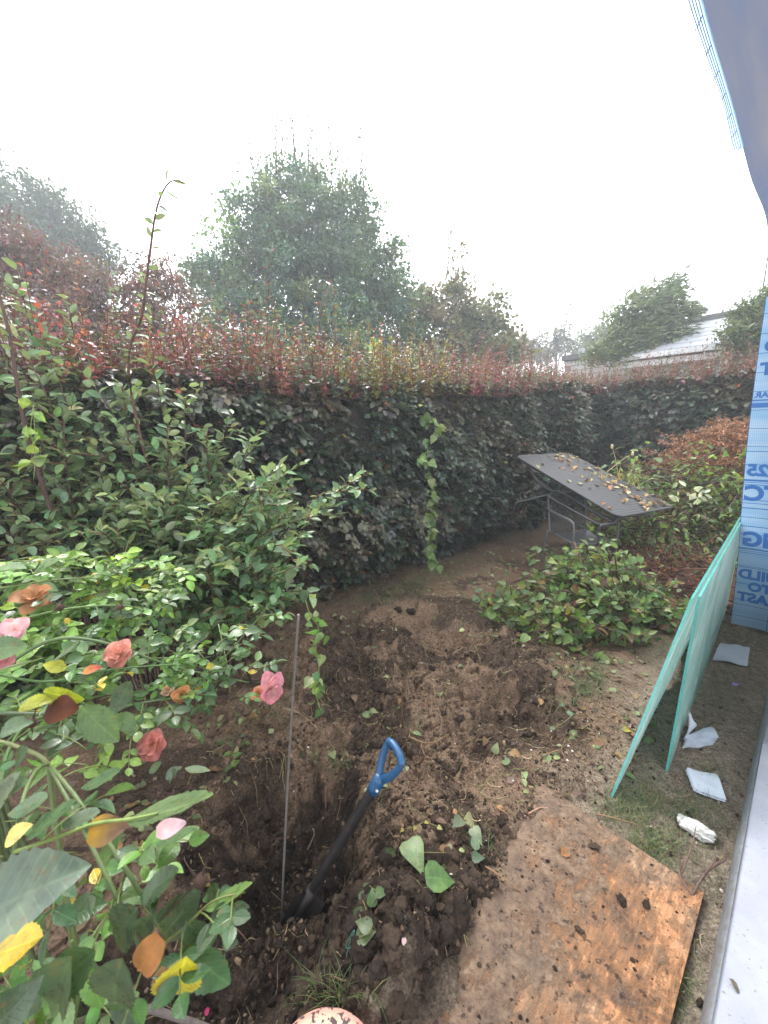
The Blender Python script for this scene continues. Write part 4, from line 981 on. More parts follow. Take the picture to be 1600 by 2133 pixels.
tree('broadleaf_tree', 'tall round crowned green tree in the middle with thin upright top shoots', 'tree', 11,
     [(640, 600, 195, 115), (640, 480, 135, 110), (620, 415, 85, 60), (775, 575, 78, 90), (480, 600, 95, 70), (530, 480, 70, 75), (720, 475, 70, 90), (440, 580, 55, 50), (640, 700, 250, 70), (800, 650, 70, 70), (640, 770, 290, 50)],
     1350, 66, .105, GB, 640, .027, 40, 'trees beyond the hedge', trunk_r=.2)
tree('broadleaf_tree', 'dark green rounded tree at left edge behind the purple shrub', 'tree', 14,
     [(40, 420, 70, 55), (110, 460, 70, 60), (20, 500, 90, 90), (190, 510, 45, 50), (110, 560, 120, 80), (215, 560, 35, 40)], 420, 60, .13, np.array([(.024, .05, .036), (.032, .06, .036), (.026, .05, .045)]), 90, .028, 6, 'trees beyond the hedge', trunk_r=.2)
PU = np.array([(.11, .04, .055), (.14, .05, .06), (.09, .042, .06), (.12, .06, .065), (.19, .06, .06)])
tree('purple_shrub', 'purple leaved shrub rising above the hedge at the left', 'shrub', 6.2,
     [(90, 600, 130, 90), (220, 650, 130, 90), (330, 640, 70, 70), (10, 520, 80, 70), (150, 720, 220, 70), (370, 720, 80, 60), (-60, 640, 120, 130), (330, 580, 40, 40)], 820, 50, .072, PU, 160, .030, 0, None, T_NARROW, None, 0, .9, trunk_r=.06, limbs=60, barkc=(.06, .03, .03))
tree('maple_tree', 'brownish green maple with loose upright crown right of the tall tree', 'tree', 12,
     [(945, 640, 45, 50), (1030, 655, 32, 40), (920, 700, 70, 55), (1010, 710, 70, 45), (880, 660, 45, 60), (975, 690, 50, 50), (960, 750, 130, 30)], 330, 44, .13, np.array([(.11, .12, .05), (.14, .115, .05), (.15, .095, .05), (.08, .11, .05)]), 960, .026, 6, 'trees beyond the hedge', T_BEECH, trunk_r=.12)
tree('leafy_bush', 'wind swept pale green bush in front of the neighbouring white roof', 'bush', 10.5,
     [(1345, 655, 55, 42), (1300, 700, 45, 40), (1395, 640, 36, 34), (1365, 720, 60, 36), (1285, 665, 18, 18), (1425, 655, 22, 20), (1390, 600, 20, 22), (1320, 625, 18, 16), (1265, 735, 45, 22)], 290, 34, .13, np.array([(.10, .14, .07), (.13, .165, .08), (.08, .115, .065)]), 1350, .028, 0, None, T_NARROW, None, .6, 0, trunk_r=.07, limbs=40, dirw=(.7, 0, .25))
tree('leafy_bush', 'green bush at right edge between the white roof and the blue film', 'bush', 8,
     [(1570, 665, 45, 35), (1600, 640, 40, 40), (1560, 710, 52, 38), (1620, 700, 60, 60)], 230, 42, .10, np.array([(.07, .10, .05), (.10, .13, .06)]), 1590, .032, 4, None, T_NARROW, None, .6, 0, trunk_r=.06, limbs=30, dirw=(.6, 0, .2))
tree('distant_tree', 'thin bare twigged tree standing on the skyline between maple and bush', 'tree', 22,
     [(1155, 705, 32, 26), (1165, 725, 40, 20)], 60, 14, .18, np.array([(.07, .07, .07), (.09, .08, .06)]), 1158, .012, 10, None, trunk_r=.1, limbs=50)
tree('distant_tree', 'grey green distant treetop just left of the wind swept bush', 'tree', 24,
     [(1240, 710, 30, 26), (1270, 700, 28, 28), (1215, 735, 30, 20)], 120, 30, .2, np.array([(.09, .12, .08), (.12, .14, .08)]), 1245, .018, 6, None, trunk_r=.12)
tree('distant_tree', 'low dark distant treetop beside the maple foot on the skyline', 'tree', 24,
     [(1095, 725, 26, 22), (1120, 740, 30, 18)], 80, 30, .18, np.array([(.06, .07, .055), (.09, .07, .06)]), 1105, .016, 4, None, trunk_r=.1)

# ------------------------------------------------------------------ neighbouring house
M_WALLW = plain('white_boards', (.5, .51, .52), .7, 40., .88, 1.06)
M_ROOF = plain('pale_roof_sheet', (.34, .36, .40), .5, 15., .9, 1.06); M_RIDGE = plain('roof_trim_and_gap_shade', (.10, .10, .11), .6)
M_WBRICK = plain('painted_brick', (.45, .445, .43), .85, 60., .75, 1.1, .002); M_MORT = plain('grey_mortar', (.20, .19, .18), .9)
M_DGLASS = plain('dark_window', (.02, .022, .026), .12, 5., .9, 1.1, 0., .6)
HS = 12.2
def hp(px, py, s=HS):
    """point of the facade plane (square to the garden's length) seen at a pixel"""
    d = at(px, py, 1.) - [0, 0, CAM_H]; k_ = s / (d @ U); return d * k_ + [0, 0, CAM_H]
e0, e1 = hp(1378, 731), hp(1660, 694); ez_ = (e0[2] + e1[2]) / 2
n0, n1 = e0 @ N, e1 @ N
nh = thing('neighbour_house', 'low white house with pale sheet roof and dark ridge beyond the far hedge', 'house', sn(HS, n1))
NL, NR = n0 - .9, n1 + 3
MB().box(sn(HS + .45, NL, -.1), U * 5, N * (NR - NL), Z * (ez_ - .05)).build('wall', M_WALLW, nh, False)
rise, run = 1.05, 2.4
rz = ez_ + rise
def rp_(f_, n, o=0.): return sn(HS + run * f_, n, ez_ + rise * f_ + o)
roof = MB().quad([rp_(-.02, NL, -.02), rp_(-.02, NR, -.02), rp_(1, NR, -.02), rp_(1, NL, -.02)]).quad([rp_(1, NL, -.02), rp_(1, NR, -.02), sn(HS + 2 * run, NR, ez_), sn(HS + 2 * run, NL, ez_)]).build('roof', M_RIDGE, nh, False)  # dark plane paints the shade in the gaps between roof sheets
for i in range(6):
    a, b = i / 6 + .0, (i + 1) / 6 - .025
    MB().box(rp_(a, NL, .0), N * (NR - NL), rp_(b, NL) - rp_(a, NL), Z * .03).build('roof_sheet', M_ROOF, roof, False)
MB().box(rp_(.97, NL - .05, .03), N * (NR - NL + .1), U * .22, Z * .16).build('ridge', M_RIDGE, roof, False)
vp = hp(1447, 668, HS + run); 
MB().tube([sn(HS + run, vp @ N, rz), sn(HS + run, vp @ N, rz + .3)], .16, 10).tube([sn(HS + run, vp @ N, rz + .30), sn(HS + run, vp @ N, rz + .36), sn(HS + run, vp @ N, rz + .44)], [.3, .26, .05], 10).build('roof_vent', M_RIDGE, roof)
MB().box(sn(HS - .12, NL, ez_ - .14), U * .10, N * (NR - NL), Z * .12).build('gutter', M_FRAME, nh, False)
MB().box(sn(HS - .0, NL, ez_ - .32), U * .3, N * (NR - NL), Z * .14).build('fascia', M_FRAME, nh, False)
for px in (1500, 1640):
    q = hp(px, 760, HS + .2); MB().box(sn(HS + .15, q @ N, -.1), U * .12, N * .16, Z * (ez_ - .1)).build('post', M_FRAME, nh, False)
wa, wb = hp(1428, 740, HS + .45) @ N, hp(1490, 740, HS + .45) @ N
wd_ = MB().box(sn(HS + .42, wa, 1.0), U * .05, N * (wb - wa), Z * (ez_ - 1.45)).build('window', M_DGLASS, nh, False)
MB().box(sn(HS + .40, wa - .06, .95), U * .08, N * .07, Z * (ez_ - 1.4)).build('window_frame', M_FRAME, wd_, False)
for i in range(8):                                            # upright boards left of the window
    w0 = NL + (wa - .08 - NL) * i / 8; MB().box(sn(HS + .428, w0 + .01, .2), U * .02, N * ((wa - .08 - NL) / 8 - .025), Z * (ez_ - .6)).build('board', M_WALLW, nh, False)
# brick annex with flat roof
b0, b1 = hp(1178, 748, HS + 2.0), hp(1300, 722, HS + 2.0); bn0, bn1 = b0 @ N, b1 @ N; bz = (b0[2] + b1[2]) / 2
an = thing('brick_annex', 'white painted brick annex with flat dark edged roof left of the bush', 'building', sn(HS + 2, bn0))
MB().box(sn(HS + 2.02, bn0, -.1), U * 4, N * (bn1 - bn0 + 1.2), Z * bz).build('wall', M_MORT, an, False)  # grey mortar behind the bricks
bm_ = bpy.data.meshes.new('brick'); q = MB().box(np.zeros(3), U * .025, N * .43, Z * .135)
me_b = mesh_from('brick', q.v[0], q.f[0], q.t[0], q.uv[0], False); me_b.materials.append(M_WBRICK)
rows = int((bz - 1.75) / .16); nb_ = int((bn1 - bn0 + .6) / .46); cnt = 0
for r_ in range(rows):
    for c_ in range(nb_):
        if cnt >= 300: break
        o = bpy.data.objects.new('brick', me_b); col.objects.link(o)
        o.location = tuple(sn(HS + 2.0, bn0 + c_ * .46 + (.23 if r_ % 2 else 0), bz - .30 - r_ * .16)); setpar(o, an); cnt += 1
MB().box(sn(HS + 1.9, bn0 - .1, bz - .12), U * 4.2, N * (bn1 - bn0 + 1.4), Z * .16).build('roof_edge', M_RIDGE, an, False)
k0, k1 = hp(1205, 730, HS + 2.6) @ N, hp(1260, 730, HS + 2.6) @ N
MB().box(sn(HS + 2.6, k0, bz + .03), U * .9, N * (k1 - k0), Z * .32).build('skylight', M_ROOF, an, False)

# ------------------------------------------------------------------ silverberry shrub, left
EC = np.array([(.092, .18, .075), (.115, .21, .085), (.075, .155, .068), (.15, .235, .10), (.10, .18, .10)])
sh = thing('silverberry_shrub', 'large green shrub with oval silvery leaves and one tall arching shoot', 'shrub', (-1.2, 2.25, 0))
tips = [(738, 1018, 2.15), (705, 1055, 2.1), (660, 1075, 2.0), (640, 1110, 1.95), (600, 1000, 2.2), (585, 1050, 2.0), (545, 925, 2.3), (500, 990, 2.1), (485, 862, 2.4), (430, 905, 2.2), (385, 830, 2.3), (325, 775, 2.3), (255, 805, 2.2), (185, 790, 2.1),
        (130, 850, 2.0), (60, 900, 1.9), (20, 760, 2.0), (35, 560, 2.1), (-10, 620, 1.9), (90, 700, 2.2), (605, 1180, 1.8), (650, 1235, 1.75), (560, 1250, 1.8), (480, 1280, 1.8), (300, 950, 2.1), (200, 960, 2.0), (100, 990, 1.9), (400, 1000, 2.0), (500, 1100, 1.85),
        (400, 1120, 1.85), (300, 1080, 1.85), (200, 1100, 1.8), (80, 1100, 1.8), (0, 1000, 1.8), (570, 1130, 1.9), (350, 880, 2.2), (240, 880, 2.1), (140, 620, 2.3), (60, 640, 2.2), (-60, 850, 1.9), (450, 1180, 1.85), (540, 1190, 1.8), (360, 1200, 1.9), (620, 1140, 1.85), (20, 880, 2.), (110, 760, 2.1)]
tips += [(rng.uniform(-60, 600), rng.uniform(930, 1230), rng.uniform(1.85, 2.6)) for _ in range(85)]
tips += [(rng.uniform(220, 620), rng.uniform(1170, 1300), rng.uniform(1.7, 2.1)) for _ in range(34)]
tips += [(rng.uniform(-40, 330), rng.uniform(840, 1000), rng.uniform(2.0, 2.6)) for _ in range(16)]
st_ = MB(); LP, LD, LU, LS = [], [], [], []
def leafy(pts, t0, sp_, size, droop=.25):
    seg = np.linalg.norm(np.diff(pts, axis=0), axis=1); cum = np.r_[0, np.cumsum(seg)]; Lg = cum[-1]; d = t0 * Lg; k_ = 0
    while d < Lg:
        i = min(np.searchsorted(cum, d) - 1, len(pts) - 2); i = max(i, 0); p = pts[i] + (pts[i + 1] - pts[i]) * ((d - cum[i]) / max(seg[i], 1e-6)); tg = unit(pts[i + 1] - pts[i])
        sd_ = unit(np.cross(tg, Z + .3 * rng.normal(0, 1, 3))) * (1 if k_ % 2 else -1)
        dv = unit(.55 * tg + .9 * sd_ + .35 * rng.normal(0, 1, 3) + [0, 0, .15 - droop * rng.random()])
        LP.append(p + dv * .004); LD.append(dv); LU.append(unit(Z + .45 * rng.normal(0, 1, 3))); LS.append(size * rng.uniform(.6, 1.2)); d += sp_ * rng.uniform(.6, 1.4); k_ += 1
for px, py, zc in tips:
    e = at(px, py, zc); b = np.array([-1.2, 2.25, 0]) + rng.normal(0, .16, 3) * [1, 1, 0]
    if px < 150: b = b + [-.35, -.1, 0]
    m_ = b * .45 + e * .55 + [0, 0, .25 + .3 * rng.random()] + rng.normal(0, .05, 3); m_[:2] = (b * .62 + e * .38)[:2]
    pts = bez(b, m_, e, 12); st_.tube(pts, np.linspace(.008, .002, 12), 5, jit([(.06, .042, .032), (.08, .05, .035)], 1)[0])
    leafy(pts, .55, .030, .074)
    for q in range(7):
        f_ = rng.uniform(.45, .97); i = int(f_ * 11); p = pts[i]; tg = unit(pts[min(i + 1, 11)] - pts[max(i - 1, 0)])
        dv = unit(tg * .8 + rng.normal(0, .8, 3) + [0, 0, .1]); Lq = rng.uniform(.10, .24)
        tw = bez(p, p + dv * Lq * .5 + [0, 0, .02], p + dv * Lq + [0, 0, -.03 * rng.random()], 6); st_.tube(tw, np.linspace(.003, .0012, 6), 4, jit([(.16, .08, .045)], 1)[0]); leafy(tw, .1, .027, .068)
tall = smooth_path([np.array([-1.15, 2.2, .2]), at(275, 830, 2.15), at(297, 650, 2.02), at(313, 520, 1.95), at(325, 440, 1.9), at(343, 392, 1.88), at(362, 376, 1.86), at(388, 383, 1.86)], 6)
st_.tube(tall, np.linspace(.009, .0018, len(tall)), 5, (.10, .05, .04)); leafy(tall, .4, .034, .06, .8)
lf_ = smooth_path([np.array([-1.6, 2.0, .2]), at(85, 1000, 1.9), at(45, 850, 1.8), at(20, 700, 1.75), at(-8, 590, 1.75)], 5); st_.tube(lf_, np.linspace(.011, .006, len(lf_)), 5, (.08, .045, .04)); leafy(lf_, .6, .05, .06)
st_.build('stems', M_BARK, sh)
LP, LD, LU, LS = (np.array(q) for q in (LP, LD, LU, LS)); TT = jit(EC, len(LP), .2, .07)
r_ = rng.random(len(LP)); TT[r_ < .05] = jit(np.array([(.2, .25, .1), (.26, .27, .14)]), int((r_ < .05).sum()))
leaves(sh, T_OVAL, LP, LD, LU, LS, TT, M_ELA, 'leaf', 300, 'leaf_mass')
print('silverberry leaves', len(LP))

# ------------------------------------------------------------------ rose bush, near left
RGC = np.array([(.06, .13, .04), (.08, .17, .045), (.05, .11, .045), (.12, .22, .045), (.065, .13, .055)])
rb = thing('rose_bush', 'leafy rose bush with pink and coral blooms in the near left corner', 'rose bush', (-.75, .75, 0))
cn = MB()
def cane(pxs, r0, r1, c=(.10, .16, .05)):
    pts = smooth_path([at(*q) for q in pxs], 6); cn.tube(pts, np.linspace(r0, r1, len(pts)), 7, jit([c], 1, .12)[0])
    return pts
rootp = np.array([-.80, .72, 0.])
canes = [cane([(-60, 1440, .9), (90, 1340, .95), (200, 1335, 1.0), (330, 1378, 1.05), (400, 1398, 1.1), (520, 1422, 1.15)], .005, .002),
         cane([(-80, 1330, .95), (120, 1272, 1.05), (260, 1262, 1.15), (330, 1285, 1.2)], .004, .0016),
         cane([(-20, 1580, .8), (60, 1512, .85), (170, 1495, .9), (280, 1468, 1.0), (395, 1440, 1.05), (462, 1375, 1.1), (515, 1315, 1.12), (562, 1262, 1.15)], .0036, .0015),
         cane([(-20, 1540, .7), (35, 1555, .68), (100, 1592, .66), (115, 1690, .66), (130, 1800, .68), (148, 1960, .75), (150, 2133, .95)], .0032, .004, (.11, .13, .05)),
         cane([(30, 1775, .46), (130, 1740, .45), (200, 1715, .44), (272, 1706, .43), (330, 1694, .43)], .0024, .0014, (.18, .22, .06)),
         cane([(150, 1450, .85), (230, 1505, .9), (290, 1545, .95), (315, 1552, .97)], .003, .002), cane([(0, 1640, .7), (20, 1560, .75), (70, 1500, .8), (165, 1488, .9), (300, 1490, 1.)], .004, .002),
         cane([(-20, 1485, .8), (80, 1487, .82), (165, 1487, .85)], .004, .003, (.07, .10, .05)), cane([(-30, 1400, .85), (100, 1420, .9), (230, 1395, .95), (380, 1385, 1.05), (480, 1400, 1.1)], .003, .0015),
         cane([(165, 2000, .6), (210, 1930, .58), (250, 1850, .56), (275, 1780, .56), (330, 1760, .55)], .003, .0015), cane([(300, 1990, .5), (370, 1945, .5), (440, 1880, .5), (510, 1858, .5)], .0022, .001, (.14, .16, .05)),
         cane([(40, 1300, 1.), (75, 1245, 1.02)], .003, .002), cane([(200, 1420, .95), (245, 1365, .98)], .003, .002), cane([(335, 1460, 1.02), (380, 1448, 1.03)], .002, .0016), cane([(150, 2133, .6), (165, 2060, .58), (150, 1960, .56)], .004, .003),
         cane([(330, 1920, .52), (380, 1870, .52), (410, 1840, .52), (418, 1835, .52)], .0018, .0015, (.08, .05, .04)), cane([(455, 1300, 1.2), (470, 1370, 1.15), (480, 1440, 1.1)], .002, .0012, (.15, .18, .06)), cane([(-30, 1230, 1.1), (150, 1205, 1.2), (260, 1210, 1.3)], .003, .0014)]
for c_ in canes[:3] + canes[6:9] + [canes[17]]:
    pts = bez(rootp + rng.normal(0, .05, 3) * [1, 1, 0], (rootp + c_[0]) / 2 + [-.12, 0, .25], c_[0], 9); cn.tube(pts, np.linspace(.006, .0035, 9), 7, (.08, .11, .045))
for c_ in (canes[3], canes[14]):
    pts = bez(rootp + rng.normal(0, .04, 3) * [1, 1, 0], (rootp + c_[-1]) / 2 + [.05, 0, .0], c_[-1] if c_ is canes[3] else c_[0], 7); cn.tube(pts, .0042, 7, (.08, .09, .045))
for c_ in (canes[4], canes[9], canes[10], canes[15]):
    e = c_[0]; pts = bez(canes[3][int(len(canes[3]) * .35)], (canes[3][10] + e) / 2 + [0, 0, .05], e, 7); cn.tube(pts, .003, 5, (.10, .14, .05))
cn.build('canes', M_CANE, rb)
RP, RD, RU, RS, RT, RW = [], [], [], [], [], []
def add_leaf(p, d, up, s, c, w=None): RW.append(int(rng.integers(0, 4)) if w is None else w); RP.append(p); RD.append(d); RU.append(up); RS.append(s); RT.append(c)
ROSEV = np.array([0, -.35, .9])
def hero(x0, y0, x1, y1, zc, c, up=None, dz=0., w=None):
    a, b = at(x0, y0, zc), at(x1, y1, zc + dz); d = b - a
    if w is not None:                                         # turned partly edge-on
        v_ = unit((a + b) / 2 - [0, 0, CAM_H]); t_ = unit(np.cross(unit(d), v_)); t_ = t_ if t_[2] > 0 else -t_; up = -v_ * w + t_ * math.sqrt(1 - w * w)
    add_leaf(a, unit(d), unit((ROSEV if up is None else np.array(up)) + .12 * rng.normal(0, 1, 3)), np.linalg.norm(d), c, None if w is None else 2)
G1, G2, G3, YL, DK = (.065, .115, .055), (.095, .165, .055), (.11, .15, .10), (.50, .36, .03), (.052, .09, .05)
hero(268, 1706, 448, 1680, .44, (.10, .15, .07), dz=-.01, w=.42); hero(-50, 1915, 142, 1805, .38, (.10, .14, .10), (.1, -.5, .9)); hero(-40, 2000, 100, 1958, .42, YL, w=.7); hero(325, 1757, 414, 1737, .52, G1, w=.5)
hero(428, 1893, 530, 1853, .5, G2, w=.5); hero(382, 1972, 478, 2062, .48, (.045, .11, .04), (.2, -.8, .5)); hero(388, 1992, 345, 2125, .45, (.40, .36, .03), (.5, -.8, .2)); hero(287, 1890, 205, 1985, .48, DK, (-.3, -.9, .3))
hero(320, 1905, 275, 1960, .47, DK, (0, -.9, .4)); hero(255, 1995, 205, 2150, .42, DK, (.2, -.95, .3)); hero(150, 1990, 80, 2140, .45, G1, (-.1, -.9, .4)); hero(200, 1980, 95, 2070, .46, G1, (0, -.8, .5)); hero(-30, 2160, 60, 2065, .38, DK, (0, -.8, .5))
hero(388, 1918, 435, 1972, .5, G1, (0, -.7, .7)); hero(290, 1872, 382, 1815, .52, G1); hero(338, 1950, 402, 1872, .52, G1, (.1, -.8, .5)); hero(35, 1692, 108, 1640, .5, G1, w=.5); hero(58, 1738, 168, 1680, .46, G1, w=.5); hero(130, 1715, 212, 1700, .46, G3, w=.5)
hero(-10, 1690, 32, 1610, .5, G3); hero(250, 1606, 175, 1648, .62, G1, w=.5); hero(10, 1757, 50, 1718, .45, (.5, .42, .12)); hero(288, 1788, 245, 1768, .55, G1); hero(285, 1792, 326, 1776, .55, G1); hero(385, 1600, 436, 1612, .9, G3, w=.5); hero(345, 1622, 372, 1598, .9, G3); hero(310, 1608, 340, 1588, .9, G1)
hero(352, 1632, 366, 1600, .9, G1); hero(170, 1472, 245, 1547, .75, G2, (.5, -.8, .4)); hero(240, 1490, 282, 1516, .85, G2); hero(90, 1440, 170, 1462, .72, (.28, .33, .03), (0, -.95, .3)); hero(272, 1418, 238, 1484, .85, DK, (.2, -.95, .3)); hero(-30, 1355, 52, 1345, .75, G2, (0, -.8, .6)); hero(-30, 1402, 92, 1385, .7, G3, w=.5)
hero(110, 1376, 172, 1344, .85, G3, w=.5); hero(70, 1195, 122, 1162, .95, G2); hero(-20, 1190, 52, 1178, .9, G2); hero(100, 1660, 25, 1700, .48, G1); hero(0, 1530, 55, 1500, .6, G1); hero(60, 1560, 10, 1600, .6, G1); hero(40, 1475, 95, 1450, .7, (.35, .36, .04)); hero(140, 1910, 210, 1880, .5, G1); hero(200, 1870, 165, 1915, .5, G3)
hero(230, 2060, 300, 2133, .5, DK, (0, -.9, .4)); hero(30, 1880, 90, 1950, .5, G1, (0, -.9, .4)); hero(455, 1840, 430, 1890, .52, G1); hero(20, 2070, 80, 2110, .45, G1); hero(150, 2040, 100, 2133, .5, G1, (0, -.9, .4)); hero(60, 1630, 0, 1660, .5, G1)
pet = MB()
def compound(p, d, size, c):
    """five leaflets on a stalk"""
    sd_ = unit(np.cross(d, Z)); up = unit(Z + .35 * rng.normal(0, 1, 3) + [0, -.2, 0])
    L_ = size * 2.2; end = p + d * L_ + [0, 0, -.12 * L_]; pet.tube(bez(p, p + d * L_ * .5 + [0, 0, .01], end, 5), .0011, 4, (.14, .18, .05))
    for f_, sg in ((.45, 1), (.45, -1), (.75, 1), (.75, -1), (1, 0)):
        q = p + (end - p) * f_; dv = unit(d * (.5 if sg else 1) + sd_ * sg * .95 + .15 * rng.normal(0, 1, 3) + [0, 0, -.1]); add_leaf(q, dv, unit(up + .2 * rng.normal(0, 1, 3)), size * (1 if f_ > .5 else .8) * rng.uniform(.8, 1.15), c * (1 + .12 * rng.normal()))
for ci, c_ in enumerate(canes):
    if ci in (3, 4, 15): continue
    k_ = len(c_)
    for i in range(1, k_, 2 if ci in (0, 1, 2, 6, 8, 17) else 3):
        tg = unit(c_[min(i + 1, k_ - 1)] - c_[i - 1]); d = unit(.3 * tg + rng.normal(0, .8, 3) + [0, -.1, .25]); compound(c_[i], d, rng.uniform(.024, .04), jit(RGC, 1, .18)[0])
for _ in range(300):
    px, py = rng.uniform(-60, 390), 1165 + 395 * rng.random() ** 1.3
    if px > 380 - (py - 1150) * .25 and py < 1300: continue
    zc = .78 + .45 * (1 - (py - 1150) / 450) + .15 * rng.random() + px * .0004
    if py > 1480 and px > 170: continue
    compound(at(px, py, zc), unit(rng.normal(0, 1, 3) * [1, .7, .4]), rng.uniform(.028, .046) * (1.2 if px < 200 else 1), jit(RGC * np.array([2.0, 1.8, 1.] if py < 1330 else [1.35, 1.3, 1.]), 1, .2)[0])
for px, py, zc in [(470, 1330, 1.15), (500, 1300, 1.15), (540, 1285, 1.15), (440, 1400, 1.1), (470, 1420, 1.1), (420, 1440, 1.08), (455, 1470, 1.08), (510, 1380, 1.12), (530, 1350, 1.14), (365, 1480, 1.05), (350, 1500, 1.02), (400, 1350, 1.1), (350, 1340, 1.08), (490, 1450, 1.1), (530, 1400, 1.15), (430, 1330, 1.15)]:
    compound(at(px, py, zc), unit(rng.normal(0, 1, 3) * [1, .5, .5]), rng.uniform(.024, .036), jit(RGC, 1, .18)[0])
for _ in range(22):
    px, py = rng.uniform(-40, 200), rng.uniform(1560, 2133); compound(at(px, py, rng.uniform(.5, .75)), unit(rng.normal(0, 1, 3) * [1, .6, .5]), rng.uniform(.03, .042), jit(RGC * .9, 1, .15)[0])
stuff(pet.build('leaf_stalks', M_CANE, rb))
RT = np.clip(np.array(RT), .01, .42 if False else .9); r_ = rng.random(len(RT)); r_[:60] = 1; RT[r_ < .02] = (.45, .36, .04); print('rose leaflets', len(RP))
leaves(rb, T_ROSE, np.array(RP), np.array(RD), np.array(RU), np.array(RS), RT, M_ROSE, 'leaflet', 300, 'leaflet_mass', which=np.array(RW))
# blooms
def petal_mesh(c0, c1, L_, W_, cup, m=7, k_=7, seed=0):
    V, TT, UVs = [], [], []
    for i in range(m):
        a = i / (m - 1); w_ = W_ * math.sin(math.pi * min(.98, .12 + .80 * a)) ** .7
        for j in range(k_):
            b = j / (k_ - 1) * 2 - 1
            z = cup * L_ * (1.5 * a * (1 - .55 * a) + .35 * b * b * a) + .05 * L_ * float(vnoise(a * 3 + seed, b * 2.5, 0, seed)) * a - (.12 * L_ * a ** 6)
            V.append((b * w_ * .5, L_ * a * (1 - .08 * b * b), z)); g_ = a + .15 * float(vnoise(b * 2, a * 3, 0, seed + 3)); TT.append(np.array(c0) * (1 - min(1, g_)) + np.array(c1) * min(1, g_)); UVs.append((.5 + .5 * b, a))
    f = []
    for i in range(m - 1):
        for j in range(k_ - 1): p = i * k_ + j; f += [[p, p + 1, p + k_ + 1], [p, p + k_ + 1, p + k_]]
    return np.array(V), f, np.array(TT), np.array(UVs)
def bloom(px, py, zc, r, c0, c1, axis_v, label, rings=((5, 1., .25), (5, .85, .6), (4, .6, 1.1), (3, .4, 1.6)), ragged=.15):
    ctr = at(px, py, zc); axis_v = unit(np.array(axis_v, float)); R0 = frames(np.cross(axis_v, [.3, .5, .2])[None], axis_v[None])[0]
    fl = MB().tube([ctr - axis_v * r * .45, ctr - axis_v * r * .15], [r * .12, r * .22], 8, (.10, .16, .05)).build('rose_bloom', M_CANE, rb); fl['label'] = label
    for ri, (cnt_, sz, cup) in enumerate(rings):
        for q in range(cnt_):
            an_ = q / cnt_ * 6.283 + ri * .6 + rng.normal(0, ragged); ca_, sa_ = math.cos(an_), math.sin(an_)
            v, f, TT, UVs = petal_mesh(c0, c1, r * sz * rng.uniform(1 - ragged, 1 + ragged), r * sz * 1.15, cup + rng.normal(0, ragged), seed=q + ri * 10)
            v = np.c_[v[:, 0] * ca_ - v[:, 1] * sa_, v[:, 0] * sa_ + v[:, 1] * ca_, v[:, 2] - r * .12]
            MB().add(v @ R0.T + ctr, f, TT * rng.uniform(.85, 1.12), UVs).build('petal', M_PETAL, fl)
bloom(246, 1362, .98, .036, (.58, .36, .26), (.60, .23, .20), (.15, -.6, .7), 'coral rose bloom in the middle of the bush')
bloom(72, 1244, 1.0, .042, (.36, .2, .09), (.42, .21, .11), (.1, -.4, .9), 'withered orange rose bloom at the upper left', ((6, 1., .1), (6, .85, .3), (6, .7, .6), (5, .5, .9)), .35)
bloom(378, 1448, 1.03, .026, (.56, .33, .14), (.58, .28, .14), (.4, -.6, .5), 'small orange rose bloom near the bush centre', ragged=.3)
bloom(350, 1438, 1.04, .018, (.70, .56, .16), (.78, .5, .46), (-.3, -.4, .8), 'small pale yellow and pink rosebud')
bloom(568, 1438, 1.12, .040, (.75, .45, .42), (.70, .25, .34), (.55, -.55, .1), 'bright pink open rose bloom at the bush tip', ((4, 1.1, .15), (4, .9, .5), (3, .6, 1.)), .3)
bloom(540, 1445, 1.12, .026, (.72, .40, .18), (.76, .34, .26), (-.2, -.7, .1), 'peach rose bud beside the pink bloom')
bloom(317, 1550, .95, .037, (.55, .26, .17), (.58, .22, .22), (.1, -.75, .5), 'salmon rose bloom hanging lowest', ((5, 1., .35), (5, .85, .7), (4, .62, 1.2), (3, .4, 1.7)))
bloom(32, 1312, .85, .028, (.85, .6, .6), (.82, .42, .50), (.4, -.6, .5), 'pale pink rose bloom at the left edge', ((4, 1., .4), (3, .8, .9)))
bloom(-6, 1372, .8, .03, (.6, .3, .3), (.6, .24, .26), (.7, -.4, .5), 'coral rose bloom cut by the left edge')
def loose_petal(px0, py0, px1, py1, zc, wr, c0, c1, name='loose_petal'):
    a, b = at(px0, py0, zc), at(px1, py1, zc); L_ = np.linalg.norm(b - a); R0 = frames(unit(b - a)[None], unit(np.array([.1, -.7, .7]))[None])[0]
    v, f, TT, UVs = petal_mesh(c0, c1, L_, L_ * wr, .22, seed=int(px0)); MB().add(v @ R0.T + a, f, TT, UVs).build(name, M_PETAL, rb)
loose_petal(325, 1733, 390, 1712, .50, .5, (.80, .50, .56), (.84, .58, .66)); loose_petal(183, 1735, 270, 1718, .44, .62, (.55, .33, .03), (.19, .11, .10)); loose_petal(335, 1952, 292, 2022, .44, .72, (.40, .18, .06), (.52, .24, .10)); loose_petal(173, 1400, 215, 1390, .9, .4, (.75, .35, .1), (.75, .18, .15)); loose_petal(345, 2015, 328, 2065, .45, .6, (.42, .26, .16), (.30, .16, .12)); loose_petal(96, 1478, 165, 1478, .715, .8, (.10, .03, .015), (.16, .05, .02))
